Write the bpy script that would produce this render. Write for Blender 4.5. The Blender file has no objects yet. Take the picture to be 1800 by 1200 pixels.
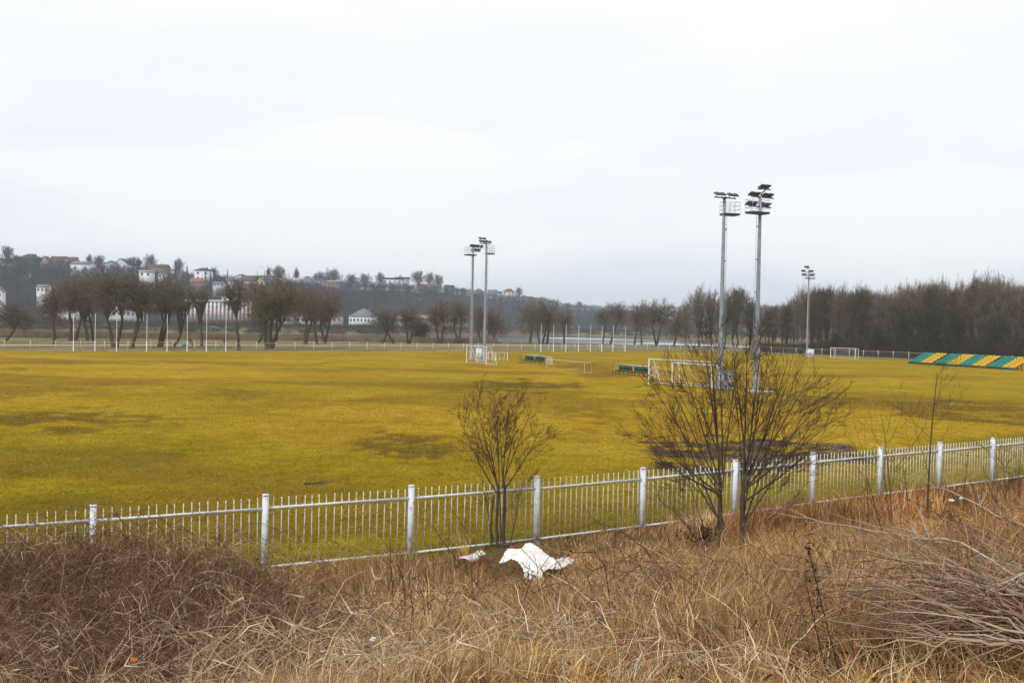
import bpy, math, random
import numpy as np
from mathutils import Matrix, Vector
sc = bpy.context.scene
col = sc.collection
# ------------------------------------------------------------------ camera, world, sun
HAZE = .00027
F, HC = 1650.0, 5.5                      # focal length in photo pixels (1800 wide), eye height above the pitch
PITCH, ROLL = math.atan(30 / F), math.radians(1.2)
ROT = Matrix.Rotation(math.pi / 2 - PITCH, 3, 'X') @ Matrix.Rotation(ROLL, 3, 'Z')
cam_data = bpy.data.cameras.new('camera'); cam = bpy.data.objects.new('camera', cam_data); col.objects.link(cam)
cam.matrix_world = Matrix.Translation((0, 0, HC)) @ ROT.to_4x4()
cam_data.sensor_width = 36; cam_data.lens = 36 * F / 1800; cam_data.clip_end = 20000; cam_data.clip_start = 0.1
sc.camera = cam
sc.view_settings.view_transform = 'Standard'; sc.view_settings.look = 'None'
sc.view_settings.exposure = .58; sc.view_settings.gamma = 1; sc.view_settings.use_curve_mapping = False
sc.cycles.volume_bounces = 3; sc.cycles.max_bounces = 6; sc.cycles.diffuse_bounces = 3
SUN_EL, SUN_AZ = math.radians(42), math.radians(215)     # azimuth measured from +Y clockwise: behind the camera, to the left
w = bpy.data.worlds.new('World'); sc.world = w; w.use_nodes = True
nt = w.node_tree; N = nt.nodes; L = nt.links
bg = N['Background']; bg.inputs['Strength'].default_value = 0.1
sky = N.new('ShaderNodeTexSky'); sky.sky_type = 'NISHITA'; sky.sun_disc = False
sky.sun_elevation = SUN_EL; sky.sun_rotation = SUN_AZ; sky.dust_density = 3
tc = N.new('ShaderNodeTexCoord')
mp = N.new('ShaderNodeMapping'); mp.inputs['Scale'].default_value = (1.6, 1.6, 7.0); L.new(tc.outputs['Generated'], mp.inputs['Vector'])
nz = N.new('ShaderNodeTexNoise'); nz.inputs['Scale'].default_value = 1.15; nz.inputs['Detail'].default_value = 5; nz.inputs['Roughness'].default_value = .5
L.new(mp.outputs['Vector'], nz.inputs['Vector'])
cr = N.new('ShaderNodeValToRGB'); L.new(nz.outputs['Fac'], cr.inputs['Fac'])
cr.color_ramp.elements[0].position = .42; cr.color_ramp.elements[0].color = (.575, .605, .665, 1)
cr.color_ramp.elements[1].position = .56; cr.color_ramp.elements[1].color = (.715, .71, .72, 1)
sx = N.new('ShaderNodeSeparateXYZ'); L.new(tc.outputs['Generated'], sx.inputs[0])
mr = N.new('ShaderNodeMapRange'); mr.inputs['From Min'].default_value = 0; mr.inputs['From Max'].default_value = .42
mr.inputs['To Min'].default_value = 0.0; mr.inputs['To Max'].default_value = .9
L.new(sx.outputs['Z'], mr.inputs['Value'])
cm = N.new('ShaderNodeMixRGB'); cm.inputs['Color2'].default_value = (.755, .755, .76, 1)
L.new(mr.outputs['Result'], cm.inputs['Fac']); L.new(cr.outputs['Color'], cm.inputs['Color1'])
sc10 = N.new('ShaderNodeMixRGB'); sc10.blend_type = 'MULTIPLY'; sc10.inputs['Fac'].default_value = 1; sc10.inputs['Color2'].default_value = (10, 10, 10, 1)
L.new(cm.outputs['Color'], sc10.inputs['Color1'])
mx = N.new('ShaderNodeMixRGB'); mx.inputs['Fac'].default_value = .95
L.new(sky.outputs['Color'], mx.inputs['Color1']); L.new(sc10.outputs['Color'], mx.inputs['Color2']); L.new(mx.outputs['Color'], bg.inputs['Color'])
sd = bpy.data.lights.new('sun', 'SUN'); sd.energy = 1.5; sd.angle = math.radians(10); sd.color = (1, .96, .88)
sun = bpy.data.objects.new('sun', sd); col.objects.link(sun)
sdir = Vector((math.sin(SUN_AZ) * math.cos(SUN_EL), math.cos(SUN_AZ) * math.cos(SUN_EL), math.sin(SUN_EL)))
sun.rotation_euler = sdir.to_track_quat('Z', 'Y').to_euler()

# ------------------------------------------------------------------ helpers
random.seed(3); rng = np.random.default_rng(11)
M3 = np.array([list(r) for r in ROT])
def ray(x, y): return M3 @ np.array([(x - 900) / F, -(y - 600) / F, -1.0])
def gnd(x, y, z=0.0):                       # pixel of the photo -> point on the plane z
    d = ray(x, y); t = (z - HC) / d[2]; return np.array([t * d[0], t * d[1], z])
def at(x, y, D):                            # pixel of the photo -> point at distance D
    d = ray(x, y); t = D / d[1]; return np.array([t * d[0], D, HC + t * d[2]])
def hor(px): return 570 + .021 * (px - 900)
def sm(t): t = np.clip(t, 0, 1); return t * t * (3 - 2 * t)
_T = np.random.default_rng(5).random((256, 256))
def vn(x, y, s):                            # value noise 0..1
    x = np.asarray(x, float) / s + 1000.3; y = np.asarray(y, float) / s + 1000.7
    i = np.floor(x).astype(int); j = np.floor(y).astype(int); u = sm(x - i); v = sm(y - j)
    a = _T[i % 256, j % 256]; b = _T[(i + 1) % 256, j % 256]; c = _T[i % 256, (j + 1) % 256]; d = _T[(i + 1) % 256, (j + 1) % 256]
    return (a * (1 - u) + b * u) * (1 - v) + (c * (1 - u) + d * u) * v
def fbm(x, y, s, n=3): return sum(vn(x, y, s / 2 ** k) * .5 ** k for k in range(n)) / sum(.5 ** k for k in range(n))
FN = np.array([-.541, .841])                # normal of the near fence, pointing to the pitch
FD0 = 19.55                                 # distance of the near fence line from the camera foot
def fence_d(X, Y): return FD0 - (FN[0] * X + FN[1] * Y)
# far fence lines
FA = np.array([-74.7, 138.1]); FU = np.array([.823, .568]); FB = np.array([68.8, 208.2]); FV = np.array([.588, -.81])
_s = np.linalg.solve(np.array([FU, -FV]).T, FB - FA); CORNER = FA + _s[0] * FU
def px_of(X, Y): return 900 + F * X / np.maximum(Y, 1)
NP = [-600, 0, 500, 900, 1100, 1400, 2400]; NEAR = [300, 300, 330, 345, 350, 330, 330]
FP = [-600, 0, 600, 850, 1000, 1150, 1350, 2400]; FAR = [430, 430, 490, 600, 720, 680, 440, 440]
CP = [-600, 0, 500, 700, 900, 1000, 1060, 1150, 2400]; CREST = [600, 600, 660, 800, 980, 1120, 1250, 1300, 1300]
SP = [-600, 0, 100, 200, 300, 400, 500, 600, 700, 800, 900, 960, 1000, 1060, 1150, 1300, 2400]
SKYL = [462, 465, 471, 477, 486, 499, 505, 508, 508, 515, 526, 533, 541, 548, 558, 579, 602]
def height(X, Y):
    X = np.asarray(X, float); Y = np.asarray(Y, float)
    d = fence_d(X, Y)
    bank = np.interp(d, [0, 1.2, 2.5, 5, 8, 11, 14, 16, 18, 30], [0, .02, .10, .50, 1.22, 2.12, 3.06, 3.58, 3.85, 4.0])
    bank = bank + np.where(d > 3, sm((d - 3) / 5) * ((fbm(X, Y, 3.0) - .5) * .55 + (fbm(X + 40, Y, 1.0) - .5) * .22), 0)
    hump = 1.30 * sm((-1.7 - X) / 2.6) * np.exp(-((Y - 11.8) / 2.9) ** 2) * sm(d / 2.5)
    z = np.where(d > 0, bank + hump, 0.0)
    pitch = (fbm(X, Y, 14) - .5) * .16 * sm(-d / 6) * (Y < 120)
    z = z + np.where(d < 0, pitch, 0)
    far = Y > 100
    px = px_of(X, Y); n_ = np.interp(px, NP, NEAR); f_ = np.interp(px, FP, FAR); c_ = np.interp(px, CP, CREST)
    hh = (hor(px) - np.interp(px, SP, SKYL)) / F * c_ + HC - 1.5
    zz = np.where(Y < n_, -1.3 * sm((Y - n_ + 90) / 90), -1.3 - .9 * sm((Y - n_) / 6))
    zz = np.where(Y > f_ - 12, -2.2 + 3.9 * sm((Y - f_ + 12) / 12), zz)
    t = (Y - f_ - 55) / np.maximum(c_ - f_ - 55, 30)
    zz = np.where(t > 0, 1.7 + (np.maximum(hh, 2) - 1.7) * sm(t) ** .8 + (fbm(X, Y, 60) - .5) * 5 * sm(t), zz)
    r2 = (hor(px) - np.interp(px, [-600, 900, 1000, 1100, 1200, 1400, 2400], [545, 540, 538, 541, 545, 540, 545])) / F * 2600 + HC - 6
    zz = np.where(Y > 1900, np.maximum(zz, r2 * sm((Y - 1900) / 700) + (fbm(X, Y, 300) - .5) * 14), zz)
    return np.where(far, zz, z)
def hz(x, y): return float(height(np.array([x]), np.array([y]))[0])
def ghit(px, py, y0=4.0, y1=60.0):          # where the ray of a photo pixel meets the ground
    d = ray(px, py); ys = np.linspace(y0, y1, 1600); t = ys / d[1]
    z = HC + t * d[2]; g = height(t * d[0], ys); i = int(np.argmax(z < g))
    return np.array([t[i] * d[0], ys[i], g[i]])

def mat(name, c1, c2=None, scale=4, rough=.8, bump=0, metal=0, detail=4, obj=True):
    m = bpy.data.materials.new(name); m.use_nodes = True; n = m.node_tree.nodes; l = m.node_tree.links; b = n['Principled BSDF']
    b.inputs['Roughness'].default_value = rough; b.inputs['Metallic'].default_value = metal
    b.inputs['Specular IOR Level'].default_value = .3
    c2 = c2 or tuple(v * .75 for v in c1)
    t = n.new('ShaderNodeTexCoord'); z = n.new('ShaderNodeTexNoise'); z.inputs['Scale'].default_value = scale; z.inputs['Detail'].default_value = detail
    l.new(t.outputs['Object'], z.inputs['Vector'])
    r = n.new('ShaderNodeValToRGB'); r.color_ramp.elements[0].position = .35; r.color_ramp.elements[1].position = .65
    r.color_ramp.elements[0].color = (*c1, 1); r.color_ramp.elements[1].color = (*c2, 1)
    l.new(z.outputs['Fac'], r.inputs['Fac']); l.new(r.outputs['Color'], b.inputs['Base Color'])
    if bump:
        bp = n.new('ShaderNodeBump'); bp.inputs['Strength'].default_value = bump; bp.inputs['Distance'].default_value = .05
        l.new(z.outputs['Fac'], bp.inputs['Height']); l.new(bp.outputs['Normal'], b.inputs['Normal'])
    return m
def attr_mat(name, rough=.85, trans=0):
    m = bpy.data.materials.new(name); m.use_nodes = True; n = m.node_tree.nodes; l = m.node_tree.links; b = n['Principled BSDF']
    b.inputs['Roughness'].default_value = rough; b.inputs['Specular IOR Level'].default_value = .15
    a = n.new('ShaderNodeAttribute'); a.attribute_name = 'Col'
    z = n.new('ShaderNodeTexNoise'); z.inputs['Scale'].default_value = 3; z.inputs['Detail'].default_value = 3
    t = n.new('ShaderNodeTexCoord'); l.new(t.outputs['Object'], z.inputs['Vector'])
    q = n.new('ShaderNodeMapRange'); q.inputs['To Min'].default_value = .75; q.inputs['To Max'].default_value = 1.25; l.new(z.outputs['Fac'], q.inputs['Value'])
    v = n.new('ShaderNodeVectorMath'); v.operation = 'SCALE'; l.new(a.outputs['Color'], v.inputs[0]); l.new(q.outputs['Result'], v.inputs['Scale'])
    l.new(v.outputs['Vector'], b.inputs['Base Color'])
    return m

def rusty(m, c=(.23, .12, .07), scale=22, lo=.64):
    n = m.node_tree.nodes; l = m.node_tree.links; b = n['Principled BSDF']; src = b.inputs['Base Color'].links[0].from_socket
    t = n.new('ShaderNodeTexCoord'); z = n.new('ShaderNodeTexNoise'); z.inputs['Scale'].default_value = scale; z.inputs['Detail'].default_value = 6; z.inputs['Roughness'].default_value = .75
    g_ = n.new('ShaderNodeNewGeometry'); l.new(g_.outputs['Position'], z.inputs['Vector'])
    r = n.new('ShaderNodeValToRGB'); r.color_ramp.elements[0].position = lo - .04; r.color_ramp.elements[1].position = lo; l.new(z.outputs['Fac'], r.inputs['Fac'])
    x = n.new('ShaderNodeMixRGB'); l.new(r.outputs['Color'], x.inputs['Fac']); l.new(src, x.inputs['Color1']); x.inputs['Color2'].default_value = (*c, 1); l.new(x.outputs['Color'], b.inputs['Base Color'])
class MB:
    """collects vertices and faces; colour per vertex is optional"""
    def __init__(s): s.v = []; s.f4 = []; s.f3 = []; s.c = []; s.n = 0; s.hascol = False
    def add(s, v, f4=None, f3=None, c=None):
        v = np.asarray(v, float).reshape(-1, 3)
        s.v.append(v)
        if f4 is not None and len(f4): s.f4.append(np.asarray(f4, int).reshape(-1, 4) + s.n)
        if f3 is not None and len(f3): s.f3.append(np.asarray(f3, int).reshape(-1, 3) + s.n)
        if c is None: c = (1, 1, 1)
        else: s.hascol = True
        c = np.asarray(c, float); s.c.append(np.broadcast_to(c, (len(v), 3)))
        s.n += len(v)
    def box(s, c, size, yaw=0, top=None, M=None):
        x, y, z = [q / 2 for q in size]; tx, ty = top or (1, 1)
        v = np.array([[-x, -y, -z], [x, -y, -z], [x, y, -z], [-x, y, -z], [-x * tx, -y * ty, z], [x * tx, -y * ty, z], [x * tx, y * ty, z], [-x * tx, y * ty, z]])
        if M is not None: v = v @ np.array(M).T
        if yaw: cs, sn = math.cos(yaw), math.sin(yaw); v = v @ np.array([[cs, sn, 0], [-sn, cs, 0], [0, 0, 1]])
        s.add(v + np.array(c), [[0, 3, 2, 1], [4, 5, 6, 7], [0, 1, 5, 4], [1, 2, 6, 5], [2, 3, 7, 6], [3, 0, 4, 7]]); return s
    def tubes(s, P, R, sides=5, c=None):
        """P (N,K,3) polylines, R (N,K) radii"""
        P = np.asarray(P, float); R = np.asarray(R, float)
        if P.ndim == 2: P = P[None]
        R = np.broadcast_to(R, P.shape[:2]); n, k, _ = P.shape
        T = np.gradient(P, axis=1); T /= np.linalg.norm(T, axis=2, keepdims=True) + 1e-9
        D = P[:, -1] - P[:, 0]; ref = np.where((np.abs(D[:, 2]) > .9 * np.linalg.norm(D, axis=1))[:, None], [[1., 0, 0]], [[0, 0, 1.]])[:, None]
        U = np.cross(T, ref); U /= np.linalg.norm(U, axis=2, keepdims=True) + 1e-9; V = np.cross(T, U)
        a = np.arange(sides) / sides * 2 * math.pi
        ring = P[:, :, None] + R[:, :, None, None] * (U[:, :, None] * np.cos(a)[:, None] + V[:, :, None] * np.sin(a)[:, None])
        base = (np.arange(n) * k * sides)[:, None, None]; ii = (np.arange(k - 1) * sides)[None, :, None]; jj = np.arange(sides)[None, None]; j2 = (jj + 1) % sides
        f = np.stack([base + ii + jj, base + ii + j2, base + ii + sides + j2, base + ii + sides + jj], -1).reshape(-1, 4)
        if c is not None and np.ndim(c) == 2: c = np.repeat(np.asarray(c), k * sides, axis=0)
        s.add(ring.reshape(-1, 3), f, None, c)
        if sides > 3:
            for e in (0, k - 1):
                b = (np.arange(n) * k + e) * sides
                for q in range(1, sides - 1): s.f3.append(np.stack([b, b + q, b + q + 1], -1) + s.n - n * k * sides)
        return s
    def bar(s, a, b, r, sides=6): return s.tubes(np.array([[a, b]], float), [[r, r]], sides)
    def ribbons(s, P, W, side, c=None):
        """P (N,K,3), W (N,K) width, side (N,3); the last point closes to a tip"""
        n, k, _ = P.shape
        Lf = P[:, :-1] - side[:, None] * W[:, :-1, None] * .5; Rt = P[:, :-1] + side[:, None] * W[:, :-1, None] * .5
        v = np.concatenate([Lf, Rt, P[:, -1:]], 1); m = 2 * (k - 1) + 1; b = np.arange(n)[:, None] * m; i = np.arange(k - 2)[None]
        f4 = np.stack([b + i, b + k - 1 + i, b + k + i, b + i + 1], -1).reshape(-1, 4)
        f3 = np.stack([b[:, 0] + k - 2, b[:, 0] + 2 * k - 3, b[:, 0] + 2 * k - 2], -1)
        if c is not None: c = np.repeat(c, m, axis=0)
        s.add(v.reshape(-1, 3), f4, f3, c); return s
    def slivers(s, A, B, W, c=None):
        D = B - A; sd = np.cross(D, rng.normal(size=D.shape)); sd /= np.linalg.norm(sd, axis=1, keepdims=True) + 1e-9
        W = np.broadcast_to(W, (len(A),))[:, None]
        v = np.stack([A - sd * W / 2, A + sd * W / 2, B], 1)
        if c is not None and np.ndim(c) == 2: c = np.repeat(c, 3, axis=0)
        s.add(v.reshape(-1, 3), None, np.arange(len(A) * 3).reshape(-1, 3), c); return s
    def mesh(s, name, m, smooth=False):
        v = np.concatenate(s.v); f4 = np.concatenate(s.f4) if s.f4 else np.zeros((0, 4), int); f3 = np.concatenate(s.f3) if s.f3 else np.zeros((0, 3), int)
        me = bpy.data.meshes.new(name); me.vertices.add(len(v)); me.vertices.foreach_set('co', v.astype(np.float32).ravel())
        li = np.concatenate([f4.ravel(), f3.ravel()]); me.loops.add(len(li)); me.loops.foreach_set('vertex_index', li.astype(np.int32))
        st = np.concatenate([np.arange(len(f4)) * 4, len(f4) * 4 + np.arange(len(f3)) * 3])
        me.polygons.add(len(st)); me.polygons.foreach_set('loop_start', st.astype(np.int32))
        me.update(calc_edges=True)
        if s.hascol:
            a = me.color_attributes.new('Col', 'FLOAT_COLOR', 'POINT'); c = np.concatenate(s.c)
            a.data.foreach_set('color', np.concatenate([c, np.ones((len(c), 1))], 1).astype(np.float32).ravel())
        for mm in (m if isinstance(m, (list, tuple)) else [m]): me.materials.append(mm)
        if smooth: me.polygons.foreach_set('use_smooth', np.ones(len(st), bool))
        return me
    def build(s, name, m, parent=None, smooth=False): return link(name, s.mesh(name, m, smooth), parent)
def link(name, me, parent=None, loc=None, rz=0):
    o = bpy.data.objects.new(name, me); col.objects.link(o)
    if parent: o.parent = parent
    if loc is not None: o.location = loc
    if rz: o.rotation_euler.z = rz
    return o
def tag(o, label=None, cat=None, group=None, kind=None):
    for k, v in (('label', label), ('category', cat), ('group', group), ('kind', kind)):
        if v: o[k] = v
    return o
def empty(name, loc=(0, 0, 0), rz=0, label=None, cat=None, group=None):
    o = bpy.data.objects.new(name, None); col.objects.link(o); o.location = loc; o.rotation_euler.z = rz; o.empty_display_size = .2
    return tag(o, label, cat, group)
def copy_tree(o, parent=None):
    c = o.copy(); col.objects.link(c); c.parent = parent
    for ch in o.children: copy_tree(ch, c)
    return c
def unit(v): return v / (np.linalg.norm(v, axis=-1, keepdims=True) + 1e-9)
def bez(p0, p1, p2, k):
    t = np.linspace(0, 1, k)[:, None]; p0, p1, p2 = [np.asarray(p, float)[..., None, :] for p in (p0, p1, p2)]
    return (1 - t) ** 2 * p0 + 2 * t * (1 - t) * p1 + t * t * p2

# ------------------------------------------------------------------ materials
M_white = mat('white_paint', (.72, .74, .78), (.58, .60, .63), 6, .55)
M_whitepost = mat('white_post_paint', (.74, .79, .86), (.60, .65, .73), 5, .6)
M_cream = mat('cream_paint', (.66, .64, .58), (.46, .44, .38), 9, .6)
rusty(M_whitepost, (.30, .24, .20), 9, .62); rusty(M_cream, (.27, .17, .11), 14, .58); rusty(M_white, (.35, .27, .2), 10, .62)
M_galv = mat('galvanised_steel', (.30, .34, .39), (.22, .25, .29), 1.3, .5, metal=.3)
M_lamp = mat('lamp_housing', (.075, .085, .085), (.05, .055, .06), 3, .5)
M_glass = mat('lamp_glass', (.35, .4, .42), None, 3, .2)
M_cab = mat('cabinet_enamel', (.66, .71, .74), (.52, .57, .60), 2, .5)
M_green = mat('dark_green_plastic', (.012, .075, .06), (.008, .05, .045), 3, .5)
M_black = mat('black_metal', (.02, .022, .022), None, 3, .5)
M_teal = mat('teal_plastic', (.0, .33, .26), (.01, .20, .17), 1.2, .5, detail=8)
M_yellow = mat('yellow_plastic', (.85, .52, .005), (.62, .36, .02), 1.2, .5, detail=8)
M_attr = attr_mat('dry_stems'); M_twig = attr_mat('bark_and_twigs', .9)
M_cloth = mat('white_sheeting', (.80, .80, .80), (.60, .57, .52), 3, .7, .6, detail=8)
M_cloth.node_tree.nodes['Principled BSDF'].inputs['Specular IOR Level'].default_value = .2

# ------------------------------------------------------------------ ground
ang = np.concatenate([np.radians(np.linspace(-180, -42, 36)[:-1]), np.radians(np.linspace(-42, 42, 520)), np.radians(np.linspace(42, 180, 36)[1:-1])])
rad = np.concatenate([[.6], np.geomspace(1.2, 140, 330), np.geomspace(143, 1300, 220), np.geomspace(1350, 3600, 40)])
A, Rr = np.meshgrid(ang, rad); GX = Rr * np.sin(A); GY = Rr * np.cos(A); GZ = height(GX, GY)
nr, na = GX.shape
b = MB(); ii = np.arange(nr - 1)[:, None]; jj = np.arange(na)[None]; j2 = (jj + 1) % na
f = np.stack([ii * na + jj, (ii + 1) * na + jj, (ii + 1) * na + j2, ii * na + j2], -1).reshape(-1, 4)
b.add(np.stack([GX, GY, GZ], -1), f); b.add([[0, 0, hz(0, 0)]])
b.f3.append(np.stack([np.full(na, nr * na), np.arange(na), (np.arange(na) + 1) % na], -1))
# surface masks: R mud, G greenness, B inside the pitch fence, A beyond
def ell(x0, x1, y0, y1, s=1.0, k=1.0):
    c = gnd((x0 + x1) / 2, (y0 + y1) / 2); a = gnd(x0, (y0 + y1) / 2); e = gnd((x0 + x1) / 2, y0); g = gnd((x0 + x1) / 2, y1)
    hw = abs(c[0] - a[0]); cy = (e[1] + g[1]) / 2; hd = abs(e[1] - g[1]) / 2
    nsx = (fbm(GX * .6, GY * .3, 4.0, 4) - .5) * 3.6 + (fbm(GX + 50, GY * .6, 1.2) - .5) * 1.2
    sl = c[0] / c[1]; GX_, GY_w = GX + (fbm(GX + 7, GY, max(hd * 1.6, 1.2), 4) - .5) * hw * 1.1, GY + (fbm(GX + 70, GY + 20, max(hw * .5, 1.2), 4) - .5) * hd * 4.5
    q = ((GX_ - c[0] - sl * (GY_w - cy)) / (hw * 1.15)) ** 2 + ((GY_w - cy) / hd) ** 2
    return s * sm((1.25 - q + nsx * k) / 1.1)
mud = np.zeros_like(GX); brn = np.zeros_like(GX)
for e in [(1160, 1500, 772, 824, 1.3, .7), (540, 590, 838, 848, .8, .3), (1300, 1400, 684, 694, .8)]: mud = np.maximum(mud, ell(*e))
for e in [(-90, 250, 720, 748, 1, .5), (-60, 60, 677, 701, .95, .5), (355, 455, 684, 704, .55), (620, 790, 768, 798, 1, .6), (840, 1030, 667, 687, 1, .6),
          (1430, 1560, 700, 717, 1, .4), (1530, 1900, 708, 744, 1.15, .45), (930, 1080, 640, 656, .7), (1000, 1110, 648, 662, .6), (560, 800, 736, 748, .6), (950, 1090, 708, 730, .6),
          (960, 1060, 758, 776, .55), (600, 760, 730, 750, .4), (80, 190, 633, 639, .6), (0, 60, 646, 651, .5), (545, 600, 637, 642, .5), (400, 620, 695, 725, .35),
          (820, 1100, 620, 640, .25), (1480, 1530, 692, 700, .5), (1560, 1640, 655, 664, .15), (760, 1000, 688, 700, .35), (500, 900, 664, 676, .25)]: brn = np.maximum(brn, ell(*e))
d_ = fence_d(GX, GY)
rel = np.stack([GX - FA[0], GY - FA[1]], -1); sideA = rel @ np.array([-.568, .823]); rel2 = np.stack([GX - FB[0], GY - FB[1]], -1); sideB = rel2 @ np.array([.81, .588])
inside = (d_ < 0) & (sideA < -.3) & (sideB < -.3)
green = sm((48 - (GY - .25 * np.abs(GX)) + (fbm(GX, GY, 12) - .5) * 40) / 36) * .62 + .35 * sm((fbm(GX + 90, GY, 25) - .52) / .2) + .35 * sm((np.minimum(GY, 150) - 105) / 60)
# the mown pitch ends in an irregular edge some metres inside the near fence
edge = sm((d_ + 9.5 + (fbm(GX, GY, 6) - .5) * 5) / 2.0)
green = np.clip(np.maximum(green, edge * .8), 0, 1)
pxg = px_of(GX, GY); nn = np.interp(pxg, NP, NEAR); ff = np.interp(pxg, FP, FAR); hillm = np.where((GY > ff + 50) & (GY > 100), 1.0, 0.0)
me = b.mesh('ground', mat('tmp', (1, 1, 1)), True)
def attr(me, name, arrs):
    a = me.color_attributes.new(name, 'FLOAT_COLOR', 'POINT')
    c = np.stack([x.ravel() for x in arrs], -1); c = np.concatenate([c, c[:1]]); a.data.foreach_set('color', c.astype(np.float32).ravel())
one = np.ones_like(GX)
brn = np.maximum(brn, .55 * sm((fbm(GX * .45 + 30, GY, 8, 4) - .53) / .14) * (GY < 120))
attr(me, 'MaskA', [mud, green, inside * 1.0, one]); brn = np.where(d_ > 0, sm((8 - d_) / 6) * (.5 + .5 * fbm(GX, GY, 1.5)), brn)
attr(me, 'MaskB', [np.clip(brn, 0, 1), (d_ > -.05) * (GY < 100) * 1.0, hillm, one])
gm = bpy.data.materials.new('ground_surface'); gm.use_nodes = True; n = gm.node_tree.nodes; l = gm.node_tree.links; pb = n['Principled BSDF']
pb.inputs['Roughness'].default_value = 1; pb.inputs['Specular IOR Level'].default_value = 0
tc = n.new('ShaderNodeTexCoord')
def noise(scale, detail=5, rough=.6, st=(1, 1, 1)):
    q = n.new('ShaderNodeMapping'); q.inputs['Scale'].default_value = st; l.new(tc.outputs['Object'], q.inputs['Vector'])
    z = n.new('ShaderNodeTexNoise'); z.inputs['Scale'].default_value = scale; z.inputs['Detail'].default_value = detail; z.inputs['Roughness'].default_value = rough
    l.new(q.outputs['Vector'], z.inputs['Vector']); return z.outputs['Fac']
def ramp(fac, stops):
    r = n.new('ShaderNodeValToRGB'); e = r.color_ramp.elements
    while len(e) < len(stops): e.new(.5)
    for el, (p, c) in zip(e, stops): el.position = p; el.color = (*c, 1) if len(c) == 3 else c
    l.new(fac, r.inputs['Fac']); return r.outputs['Color']
def mixc(fac, a, b_, mode='MIX'):
    m = n.new('ShaderNodeMixRGB'); m.blend_type = mode
    if isinstance(fac, (int, float)): m.inputs['Fac'].default_value = fac
    else: l.new(fac, m.inputs['Fac'])
    for s_, v in (('Color1', a), ('Color2', b_)):
        if isinstance(v, tuple): m.inputs[s_].default_value = (*v, 1)
        else: l.new(v, m.inputs[s_])
    return m.outputs['Color']
def sepa(name):
    a = n.new('ShaderNodeAttribute'); a.attribute_name = name; q = n.new('ShaderNodeSeparateColor'); l.new(a.outputs['Color'], q.inputs[0]); return q.outputs
mA, mBk = sepa('MaskA'), sepa('MaskB')
def mulv(a, k):
    m = n.new('ShaderNodeMath'); m.operation = 'MULTIPLY'; l.new(a, m.inputs[0])
    if isinstance(k, (int, float)): m.inputs[1].default_value = k
    else: l.new(k, m.inputs[1])
    return m.outputs[0]
ochre = ramp(noise(.07, 7, .68), [(.34, (.25, .155, .018)), (.48, (.35, .23, .022)), (.58, (.39, .27, .026)), (.7, (.40, .31, .050))])
ochre = mixc(ramp(noise(.6, 6, .7), [(.40, (0, 0, 0)), (.68, (.8, .8, .8))]), ochre, (.27, .155, .008))
grn = ramp(noise(.35, 6, .7), [(.3, (.10, .085, .004)), (.55, (.18, .16, .008)), (.75, (.30, .235, .012))])
field = mixc(mulv(mA[1], ramp(noise(.16, 6, .7), [(.25, (.35, .35, .35)), (.6, (1, 1, 1))])), ochre, grn)
fine = ramp(noise(5, 6, .75), [(.34, (.35, .33, .3)), (.50, (1, 1, 1)), (.70, (1.25, 1.22, 1.15))])
field = mixc(.75, field, fine, 'MULTIPLY')
fine2 = ramp(noise(1.3, 6, .7), [(.36, (.62, .6, .6)), (.54, (1.02, 1.02, 1)), (.7, (1.12, 1.1, 1.0))])
field = mixc(.6, field, fine2, 'MULTIPLY')
field = mixc(mulv(mBk[0], .85), field, ramp(noise(1.2, 6, .7), [(.35, (.055, .034, .010)), (.65, (.155, .095, .018))]))
field = mixc(ramp(mA[0], [(.1, (0, 0, 0)), (.6, (1, 1, 1))]), field, ramp(noise(.8, 6, .7), [(.35, (.03, .022, .018)), (.55, (.075, .055, .042)), (.7, (.17, .15, .15))]))
rough = ramp(noise(.13, 6, .7, (1, .4, 1)), [(.32, (.10, .085, .035)), (.5, (.17, .14, .06)), (.68, (.24, .19, .11))])
hillc = ramp(noise(.02, 5), [(.3, (.035, .032, .032)), (.7, (.06, .054, .05))])
soil = ramp(noise(2.2, 6, .7), [(.3, (.014, .009, .006)), (.6, (.04, .026, .015)), (.75, (.09, .06, .035))])
soil = mixc(mBk[0], soil, ramp(noise(9, 5, .7, (1, 1, 1)), [(.35, (.07, .042, .018)), (.5, (.16, .10, .045)), (.68, (.30, .20, .10))]))
surf = mixc(mA[2], rough, field); surf = mixc(mBk[1], surf, soil); surf = mixc(mBk[2], surf, hillc)
l.new(surf, pb.inputs['Base Color'])
bp = n.new('ShaderNodeBump'); bp.inputs['Strength'].default_value = .8; bp.inputs['Distance'].default_value = .07; l.new(noise(6, 6, .7), bp.inputs['Height']); l.new(bp.outputs['Normal'], pb.inputs['Normal'])
me.materials.clear(); me.materials.append(gm)
tag(link('ground', me), kind='structure')

# river: a sheet just above the river bed, with ice floating near the shore
wm = bpy.data.materials.new('river_water'); wm.use_nodes = True; n = wm.node_tree.nodes; l = wm.node_tree.links; pb = n['Principled BSDF']
tc = n.new('ShaderNodeTexCoord'); pb.inputs['Base Color'].default_value = (.03, .035, .03, 1); pb.inputs['Roughness'].default_value = .12
bp = n.new('ShaderNodeBump'); bp.inputs['Strength'].default_value = .35; bp.inputs['Distance'].default_value = .1; l.new(noise(.8, 4, .6, (1, .5, 1)), bp.inputs['Height']); l.new(bp.outputs['Normal'], pb.inputs['Normal'])
def strip(name, pxs, d0, d1, z, m, kind='structure', k=1):
    v = []; 
    for p, a, c in zip(pxs, d0, d1): v += [[(p - 900) / F * a, a, z], [(p - 900) / F * c, c, z]]
    q = MB(); q.add(v, [[2 * i, 2 * i + 2, 2 * i + 3, 2 * i + 1] for i in range(len(pxs) - 1)]); return tag(q.build(name, m), kind=kind)
wp = list(range(-600, 2401, 100))
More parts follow.
